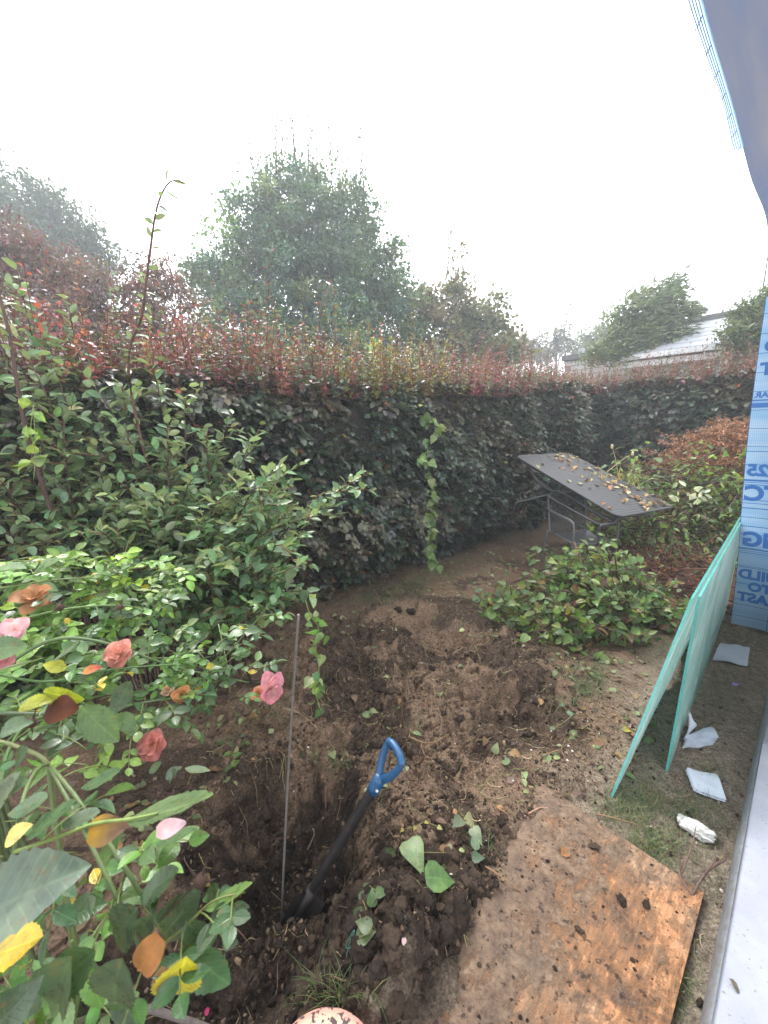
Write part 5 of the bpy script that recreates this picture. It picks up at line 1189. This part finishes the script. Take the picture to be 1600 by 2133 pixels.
for (x, y, zc) in [(418, 1835, .52), (65, 1505, .72), (125, 1265, .98), (250, 1265, 1.1)]:
    hp_ = MB(); c_ = at(x, y, zc)
    w, f = ico(2); hp_.add(w * .009 + c_, f, (.07, .04, .03))
    for q in range(5): a = q * 1.257; d = np.array([math.cos(a), math.sin(a) * .4, math.sin(a)]); hp_.tube([c_, c_ + d * .012, c_ + d * .022 + [0, 0, .004]], [.003, .002, .0006], 4, (.06, .035, .03))
    hp_.build('rose_hip', M_BARK, rb)
br_ = smooth_path([at(230, 2075, .95), at(300, 2098, .97), at(370, 2120, 1.), at(450, 2150, 1.03)], 5)
tag(MB().tube(br_, [.006] * 6 + [.008] * 6 + [.009] * (len(br_) - 12), 8, (.13, .11, .10)).build('fallen_branch', M_BARK), 'bare grey branch lying under the rose leaves at bottom left', 'branch')

# ------------------------------------------------------------------ bindweed
VC = np.array([(.10, .18, .05), (.14, .22, .065), (.07, .14, .045), (.18, .24, .10)])
def vine(label, pxs, nl, size, tints=VC, group=None, loop=.02):
    ctrl = np.array([at(*q) for q in pxs]); pts = smooth_path(ctrl, 8); base = ctrl[ctrl[:, 2].argmin()]
    v_ = thing('bindweed_vine', label, 'vine', base, group); k_ = len(pts); ph = np.linspace(0, 14, k_)
    pts = pts + loop * np.c_[np.sin(ph), np.cos(ph) * .6, 0 * ph]
    MB().tube(pts, .0018, 4, (.16, .2, .06)).build('stem', M_CANE, v_)
    i = rng.integers(0, k_, nl); n = nl; d = unit(np.c_[rng.normal(0, .8, n), rng.normal(-.5, .5, n), rng.normal(-.5, .5, n)])
    leaves(v_, T_HEART, pts[i] + rng.normal(0, size * .3, (n, 3)), d, unit(np.array([0, -.6, .6]) + .5 * rng.normal(0, 1, (n, 3))), size * rng.uniform(.6, 1.2, n), jit(tints, n, .2), M_VINE, 'leaf', nl)
vine('bright green bindweed strand hanging down the front of the hedge', [(878, 868, 4.05), (905, 890, 3.98), (890, 940, 3.95), (900, 1000, 3.9), (893, 1060, 3.9), (902, 1110, 3.9), (897, 1150, 3.95), (905, 1190, 4.0)], 90, .082, loop=.03)
vine('bindweed climbing off the steel rod tip with pale paired leaves below', [(625, 1225, 1.22), (640, 1270, 1.22), (668, 1310, 1.25), (655, 1350, 1.28), (664, 1400, 1.3), (658, 1440, 1.32), (664, 1480, 1.34)], 30, .036, loop=.006)
vine('yellow green bindweed strand on top of the hedge near the tall tree', [(690, 720, 4.3), (705, 770, 4.2), (740, 760, 4.2), (780, 790, 4.1), (775, 740, 4.3), (800, 715, 4.5), (735, 715, 4.5)], 44, .08, np.array([(.3, .34, .07), (.16, .26, .09), (.36, .38, .1)]), loop=.04)
vine('light green bindweed tangled in the shrub at far left', [(55, 980, 1.7), (75, 930, 1.7), (60, 880, 1.72), (75, 850, 1.75), (65, 1000, 1.68)], 18, .05, np.array([(.2, .3, .07), (.14, .24, .07)]), loop=.01)

# ------------------------------------------------------------------ piles of cut brush
def pile(name, label, c, rx, ry, hgt, ntw, nleaf, Ts, tints, mat, size, twc, singles=200, dead=0., rot=0., tw_len=(.3, .8), hang=.1):
    c = np.array([c[0], c[1], float(ground_h(c[0], c[1])) if len(c) < 3 else c[2]]); root = thing(name, label, 'brush pile', c)
    tw = MB(); Pp, Dd = [], []; cr_, sr_ = math.cos(rot), math.sin(rot)
    for i in range(ntw):
        r_ = math.sqrt(rng.random()); a = rng.uniform(0, 6.283); q = np.array([rx * r_ * math.cos(a), ry * r_ * math.sin(a)]); q = np.array([q[0] * cr_ - q[1] * sr_, q[0] * sr_ + q[1] * cr_])
        ht = hgt * (1 - r_ ** 2.2) * (1 + .7 * float(fbm(q[0] * 2.3 + c[0], q[1] * 2.3 + c[1], 0, 3, 19))); z = ht * rng.random() ** .6 * (1.25 if rng.random() < .12 else 1)
        d = unit(np.array([rng.normal(), rng.normal(), rng.normal(.25, .5)])); L_ = rng.uniform(*tw_len); p = c + [q[0], q[1], z]
        pts = bez(p - d * L_ * .4, p + rng.normal(0, .05, 3), p + d * L_ * .6 + [0, 0, -.08 * L_], 6); pts[:, 2] = np.maximum(pts[:, 2], ground_h(pts[:, 0], pts[:, 1]) + .01)
        tw.tube(pts, np.linspace(.007, .0018, 6) * rng.uniform(.5, 1.3), 4, jit(twc, 1, .25)[0])
        for k_ in range(max(1, nleaf // ntw)):
            f_ = rng.random(); j_ = f_ * 5; i0 = min(int(j_), 4); Pp.append(pts[i0] + (pts[i0 + 1] - pts[i0]) * (j_ - i0) + rng.normal(0, .02, 3)); Dd.append(unit(d + rng.normal(0, .9, 3)))
    stuff(tw.build('twigs', M_BARK, root)); P, D = np.array(Pp), np.array(Dd); n = len(P); P[:, 2] = np.maximum(P[:, 2], ground_h(P[:, 0], P[:, 1]) + .012); D = unit(D + [0, 0, -hang])
    TT = jit(tints, n, .2, .06)
    if dead: m = rng.random(n) < dead; TT[m] = jit(np.array([(.16, .09, .045), (.2, .16, .05), (.12, .06, .04)]), int(m.sum()))
    leaves(root, Ts, P, D, unit(Z * .8 + [0, -.35, 0] + .5 * rng.normal(0, 1, (n, 3))), size * rng.uniform(.55, 1.25, n), TT, mat, 'leaf', singles, 'leaf_mass')
    return root
PG = np.array([(.10, .19, .05), (.14, .23, .06), (.08, .15, .05), (.19, .25, .08), (.12, .19, .09)])
TW = np.array([(.09, .055, .04), (.14, .08, .05), (.07, .05, .04)])
pile('brush_pile', 'low heap of cut green leafy branches in front of the chair', (1.80, 3.2), .86, .50, .56, 420, 4000, T_OVAL + T_HEART, PG, M_VINE, .076, TW, 280, .18, .15, (.25, .7))
pile('brush_pile', 'big green and twiggy heap of cuttings behind the tilted table', (3.85, 5.15), 1.2, 1.0, 1.1, 640, 4200, T_OVAL + T_NARROW, PG * 1.15, M_VINE, .085, TW, 240, .14, .5, (.4, 1.1))
pile('brush_pile', 'flat heap of bare reddish twigs and dead conifer sprays near the glass', (3.05, 3.85), .75, .75, .30, 300, 2400, T_NARROW, np.array([(.26, .085, .03), (.2, .08, .04), (.14, .07, .04)]), M_DRY, .035, np.array([(.13, .06, .04), (.2, .09, .06), (.08, .05, .04)]), 120, 0, .7, (.3, .9))
CF = np.array([(.24, .095, .05), (.29, .12, .06), (.19, .08, .045), (.33, .16, .085)])
cp0 = at(1500, 930, 5.4)
pile('brush_pile', 'dried orange brown conifer branches piled highest against the blue film', (cp0[0], cp0[1], 1.15), .62, .6, .60, 240, 12000, T_NARROW, CF, M_DRY, .05, TW, 150, 0, .6, (.35, .9), .6)
pile('brush_pile', 'mixed green cuttings under the dried conifer branches beside the film', (cp0[0] - .05, cp0[1] - .15), .9, .7, 1.2, 320, 3000, T_OVAL + T_HEART, PG, M_VINE, .09, TW, 150, .2, .6, (.4, 1.))
# pale leaved spray and dry grasses on the heap
sv = thing('pale_leaf_spray', 'cut spray with whitish leaf undersides lying on the heap right of the table', 'branch', at(1425, 1030, 4.05))
pts = smooth_path([at(1400, 1075, 4.1), at(1425, 1040, 4.05), at(1455, 1015, 4.05)], 6); MB().tube(pts, .003, 5, (.14, .1, .06)).build('stem', M_BARK, sv)
n = 22; leaves(sv, T_OVAL, np.array([at(rng.uniform(1395, 1470), rng.uniform(1008, 1055), rng.uniform(3.95, 4.1)) for _ in range(n)]), unit(rng.normal(0, 1, (n, 3)) * [1, .4, .7]), unit(np.array([0, -.8, .6]) + .25 * rng.normal(0, 1, (n, 3))), .085 * rng.uniform(.7, 1.2, n), jit(np.array([(.55, .6, .5), (.4, .46, .36)]), n, .12), M_VINE, 'leaf', n)
def blades(mb, P, L_, lean, tints, w=.004):
    n = len(P); L_ = np.broadcast_to(L_, (n,)); a = rng.uniform(0, 6.283, n); ln_ = rng.uniform(.2, 1., n) * lean
    d = np.c_[np.cos(a) * ln_, np.sin(a) * ln_, np.ones(n)]; d = unit(d); sdv = np.c_[-np.sin(a), np.cos(a), 0 * a]; bend = np.c_[np.cos(a), np.sin(a), -.6 + 0 * a] * (ln_ * .5)[:, None]
    TT = jit(tints, n, .25); V = np.zeros((n, 5, 3)); f = []
    for k_, (t_, w_) in enumerate(((0, 1), (.55, .8))):
        q = P + d * (L_ * t_)[:, None] + bend * (L_ * t_ ** 2)[:, None]; V[:, 2 * k_] = q - sdv * w * .5 * w_; V[:, 2 * k_ + 1] = q + sdv * w * .5 * w_
    V[:, 4] = P + d * L_[:, None] * .9 + bend * L_[:, None]
    F_ = np.array([(0, 1, 3), (0, 3, 2), (2, 3, 4)]); mb.add(V.reshape(-1, 3), (F_[None] + (np.arange(n) * 5)[:, None, None]).reshape(-1, 3), np.repeat(TT, 5, 0))
gm = MB(); GC = np.array([(.07, .12, .035), (.10, .14, .05), (.05, .09, .03), (.16, .15, .07)])
def patch(px, py, rpx, rpy, n, L_=.05, lean=1.1, w=.0022, tints=GC):
    q = rng.normal(0, .5, (n, 2)) * [rpx, rpy] + [px, py]; P = np.array([gpt_fast(x, y) for x, y in q]); blades(gm, P, rng.uniform(.5, 1.3, n) * L_, lean, tints, w)
def gpt_fast(px, py):
    d = at(px, py, 1.) - [0, 0, CAM_H]; g_ = d * (CAM_H / -d[2]); z = float(ground_h(g_[0], g_[1])); g_ = d * ((CAM_H - z) / -d[2]); return np.array([g_[0], g_[1], float(ground_h(g_[0], g_[1]))])
for a in [(1330, 1680, 75, 60, 520, .05), (1370, 1770, 70, 40, 420, .05), (1440, 1690, 60, 40, 300, .045), (1285, 1690, 60, 40, 200, .04), (1480, 1610, 30, 30, 90, .04), (1215, 1430, 55, 45, 420, .07, 1.4), (1240, 1400, 35, 30, 160, .06), (860, 1225, 50, 30, 300, .14), (800, 1240, 60, 20, 180, .13), (1060, 1110, 50, 25, 260, .14), (960, 1170, 60, 20, 220, .10), (760, 1255, 60, 12, 160, .10), (1030, 1120, 70, 14, 200, .12), (900, 1195, 60, 12, 160, .09), (930, 1200, 40, 15, 120, .08), (1000, 1125, 50, 15, 160, .12),
          (580, 1400, 70, 50, 260, .07), (545, 1490, 60, 40, 120, .06), (700, 1590, 40, 20, 70, .05), (665, 1600, 40, 20, 60, .05), (870, 1500, 20, 15, 40, .05), (1380, 1370, 25, 40, 110, .07), (1150, 1310, 60, 20, 140, .09), (1400, 2060, 40, 60, 130, .05), (1000, 1750, 30, 40, 30, .05), (720, 1330, 40, 20, 30, .06), (690, 2080, 70, 25, 90, .10, .9)]: patch(*a)
stuff(gm.build('grass', M_GRASS)); 
gm2 = MB()
q = np.array([at(x, y, z_) for x, y, z_ in zip(rng.uniform(1250, 1340, 70), rng.uniform(975, 1005, 70), rng.uniform(4.6, 5.2, 70))]); blades(gm2, q - [0, 0, .12], rng.uniform(.15, .4, 70), .9, np.array([(.28, .3, .1), (.36, .3, .12), (.2, .26, .08)]), .008)
tg_ = stuff(gm2.build('long_grass', M_GRASS))
fz = [('dry_stalk', 'dry bent grass stalk with pale seed head beside the table', [(1290, 1000, 4.8), (1282, 955, 4.8), (1275, 930, 4.8)]), ('dry_stalk', 'long dry stalk leaning right over the heap behind the table', [(1262, 985, 4.8), (1300, 955, 4.8), (1318, 945, 4.8)]),]
for nm, lb_, pp in fz:
    pts = smooth_path([at(*q) for q in pp], 6); o = MB().tube(pts, np.linspace(.005, .002, len(pts)), 5, (.42, .33, .17)); w, f = ico(1); o.add(w * [.018, .012, .03] + pts[-1], f, (.5, .42, .25)); tag(o.build(nm, M_CANE), lb_, 'stalk')
# litter and single leaves on the soil
lp = []
for px, py, rx_, ry_, n in [(1100, 1620, 90, 70, 20), (1200, 1530, 110, 90, 34), (1240, 1370, 120, 60, 120), (1080, 1330, 120, 30, 60), (930, 1760, 60, 60, 18), (520, 1600, 90, 50, 26), (250, 1760, 160, 120, 130), (1050, 1180, 130, 40, 260), (930, 1230, 90, 30, 90), (700, 1310, 120, 30, 60), (480, 1500, 80, 40, 50), (1320, 1500, 60, 80, 30), (800, 1500, 150, 100, 25), (1330, 1280, 80, 40, 60)]:
    for _ in range(n): lp.append((rng.normal(px, rx_ * .6), rng.normal(py, ry_ * .6)))
lp = [q for q in lp if q[1] > 1120]; P = np.array([gpt_fast(*q) for q in lp]) + [0, 0, .008]; n = len(P)
LT = jit(np.array([(.13, .08, .045), (.2, .12, .05), (.10, .14, .05), (.22, .24, .12), (.09, .06, .045), (.16, .2, .09)]), n, .25)
mb = MB(); leaf_mb(mb, T_BEECH + T_HEART, P, unit(rng.normal(0, 1, (n, 3)) * [1, 1, .25]), unit(Z + .35 * rng.normal(0, 1, (n, 3))), rng.uniform(.025, .055, n), LT); stuff(mb.build('leaf_litter', M_DRY))
def wilt(label, spots, size, c):
    """a torn off bindweed sprig on the soil: stem with heart shaped leaves"""
    g_ = [gpt(x, y, .03) for x, y in spots]; v_ = thing('bindweed_sprig', label, 'sprig', g_[0] - [0, 0, .03])
    pts = smooth_path(g_, 5) if len(g_) > 2 else np.array(g_); MB().tube(pts, .0016, 4, (.2, .2, .07)).build('stem', M_CANE, v_); k_ = len(g_)
    for i in range(k_): d = unit(np.array([rng.normal(), rng.normal(), .15])); leaves(v_, T_HEART, g_[i][None], d[None], unit(np.array([[rng.normal(0, .2), -.25, 1.]])), np.array([size * rng.uniform(.8, 1.2)]), jit(c, 1, .15), M_VINE, 'leaf', 1)
def hleaf(v_, x0, y0, x1, y1, lift, c): a, b = gpt(x0, y0, lift), gpt(x1, y1, lift * .6); leaves(v_, T_HEART, a[None], unit(b - a)[None], np.array([[0, -.2, 1.]]), np.array([np.linalg.norm(b - a)]), np.array([c]), M_VINE, 'leaf', 1)
v_ = thing('bindweed_sprig', 'heart shaped green bindweed leaf lying on the dark soil heap', 'sprig', gpt(890, 1870)); MB().tube(np.array([gpt(868, 1866, .03), gpt(880, 1870, .04), gpt(892, 1868, .04)]), .0014, 4, (.2, .2, .07)).build('stem', M_CANE, v_); hleaf(v_, 892, 1868, 952, 1855, .08, (.10, .19, .06))
v_ = thing('bindweed_sprig', 'pale narrow bindweed leaf on its stem above the soil heap', 'sprig', gpt(860, 1800)); MB().tube(np.array([gpt(855, 1795, .04), gpt(885, 1798, .05), gpt(935, 1785, .02)]), .0014, 4, (.2, .2, .07)).build('stem', M_CANE, v_); hleaf(v_, 852, 1792, 880, 1834, .08, (.16, .24, .10))
wilt('wilted bindweed sprig between the spade and the pot', [(742, 1925), (755, 1890), (770, 1950), (748, 1970)], .045, np.array([(.08, .12, .05)]))
wilt('fresh green sprig on the soil just right of the spade shaft', [(775, 1900), (785, 1875), (765, 1860)], .035, np.array([(.10, .17, .06)]))
wilt('wilted greyish sprig on trodden soil left of the board', [(960, 1720), (985, 1740), (990, 1780), (985, 1800)], .05, np.array([(.13, .19, .11), (.08, .13, .06)]))
wilt('yellowing sprig near the top of the soil heap', [(840, 1740), (865, 1735), (885, 1725), (912, 1735)], .02, np.array([(.34, .26, .04), (.22, .22, .06)]))
wilt('green sprig on the bank left of the pit', [(485, 1605), (490, 1590), (480, 1580)], .04, np.array([(.09, .15, .05)]))
wilt('single upright leaf on the dug soil behind the spade handle', [(770, 1500), (772, 1490)], .05, np.array([(.12, .16, .05)]))
wilt('pale crumpled leaf behind the spade socket', [(762, 1660), (778, 1650), (800, 1645)], .03, np.array([(.24, .27, .12)]))
wilt('green leaves on the trodden soil right of the smaller hole', [(1170, 1480), (1190, 1500), (1150, 1530)], .04, np.array([(.07, .13, .06)]))
p = sn(0, 0) + at(1502, 2105, 1.09); p[2] = .121; mb = MB(); leaf_mb(mb, [leaf_t(.5, fold=.5, curl=.4, seed=3)], p[None], unit(np.array([[.2, -1, .1]])), np.array([[.2, 0, 1.]]), np.array([.03]), np.array([(.09, .075, .06)])); tag(mb.build('fallen_leaf', M_DRY), 'shrivelled grey leaf lying on the white door sill', 'leaf')
for px, py, c, lb_ in [(1168, 1790, (.30, .13, .04), 'curled orange leaf lying on the plywood board'), (1300, 1530, (.42, .33, .04), 'yellow leaf on the soil left of the glass foot'), (1365, 1300, (.34, .2, .08), 'tan leaf on the soil beneath the green heap')]:
    o = bpy.data.objects.new('fallen_leaf', None); col.objects.remove if False else None; bpy.data.objects.remove(o)
    p = gpt(px, py, .02); T = leaf_t(.75, fold=.35, curl=.3, seed=px); mb = MB(); leaf_mb(mb, [T], p[None], unit(np.array([[1, .4, .1]])), np.array([[0, -.3, 1.]]), np.array([.045]), np.array([c])); tag(mb.build('fallen_leaf', M_DRY), lb_, 'leaf')
for px, py, c, lb_ in [(447, 2078, (.5, .03, .10), 'crimson petal on the soil left of the clay pot'), (430, 2122, (.5, .04, .14), 'crimson petal at the bottom edge below the first'), (842, 1976, (.7, .5, .52), 'pale pink petal on the dark soil heap'), (940, 1838, (.75, .65, .6), 'whitish petal beside the heart shaped leaf'), (675, 1850, (.75, .7, .68), 'white petal on the pit edge near the spade shaft')]:
    v, f, TT, UVs = petal_mesh(c, c, .016, .014, .5, 5, 5, px); tag(MB().add(v + gpt(px, py, .012), f, TT, UVs).build('fallen_petal', M_PETAL), lb_, 'petal', 'petals fallen on the soil')
# bare twig by the board corner
tw = thing('bare_twig', 'forked bare twig lying over the far corner of the board', 'twig', gpt(1440, 1865))
for pp in ([(1438, 1868, .02), (1420, 1835, .03), (1412, 1810, .06), (1404, 1775, .10), (1393, 1765, .12)], [(1440, 1868, .02), (1460, 1830, .05), (1480, 1810, .06), (1500, 1790, .08), (1500, 1765, .11)], [(1416, 1822, .05), (1432, 1770, .10), (1438, 1730, .14)], [(1462, 1828, .05), (1478, 1800, .09), (1480, 1770, .11)], [(1480, 1810, .06), (1505, 1795, .05), (1508, 1788, .06)]):
    pts = smooth_path([gpt(x, y + z_ * 380, z_) for x, y, z_ in pp], 5); MB().tube(pts, np.linspace(.0042, .0012, len(pts)), 6, (.14, .09, .075)).build('twig_fork', M_BARK, tw)
wr = smooth_path([gpt(738, 1985, .03), gpt(725, 2000, .045), gpt(722, 1995, .05), gpt(735, 1975, .06), gpt(739, 1968, .05), gpt(730, 1985, .045), gpt(722, 2008, .03)], 6)
tag(MB().tube(wr, .0016, 5, (.05, .14, .11)).build('garden_wire', M_CANE), 'loop of green garden wire on the soil above the pot', 'wire')
# red berries in the green heap
rbn = thing('red_flowers', 'drooping red blossoms at the right foot of the green heap', 'flowers', gpt(1390, 1290))
for px, py in [(1352, 1240), (1375, 1245), (1358, 1262), (1390, 1290), (1405, 1285), (1362, 1300), (1400, 1298), (1340, 1185)]:
    p = gpt(px, py, .03); b_ = MB()
    for q in range(5): a = q * 1.257; b_.tube([p, p + [.008 * math.cos(a), .008 * math.sin(a), -.006], p + [.013 * math.cos(a), .013 * math.sin(a), -.022]], [.003, .004, .001], 4, (.5, .015, .05))
    b_.build('blossom', M_PETAL, rbn)

# ------------------------------------------------------------------ volume added to stand in for the veil of lens glare
hz = MB().box(np.array([-60., -14., -1.5]), np.array([130., 0, 0]), np.array([0, 80., 0]), np.array([0, 0, 16.])).build('glare_veil', None, None, False)
m = bpy.data.materials.new('glare_veil_air'); m.use_nodes = True; m.node_tree.nodes.remove(m.node_tree.nodes['Principled BSDF'])
pv = m.node_tree.nodes.new('ShaderNodeVolumePrincipled'); pv.inputs['Color'].default_value = (.88, .94, 1, 1); pv.inputs['Density'].default_value = .0078; pv.inputs['Anisotropy'].default_value = .3
m.node_tree.links.new(pv.outputs[0], m.node_tree.nodes['Material Output'].inputs['Volume']); hz.data.materials.append(m); stuff(hz)
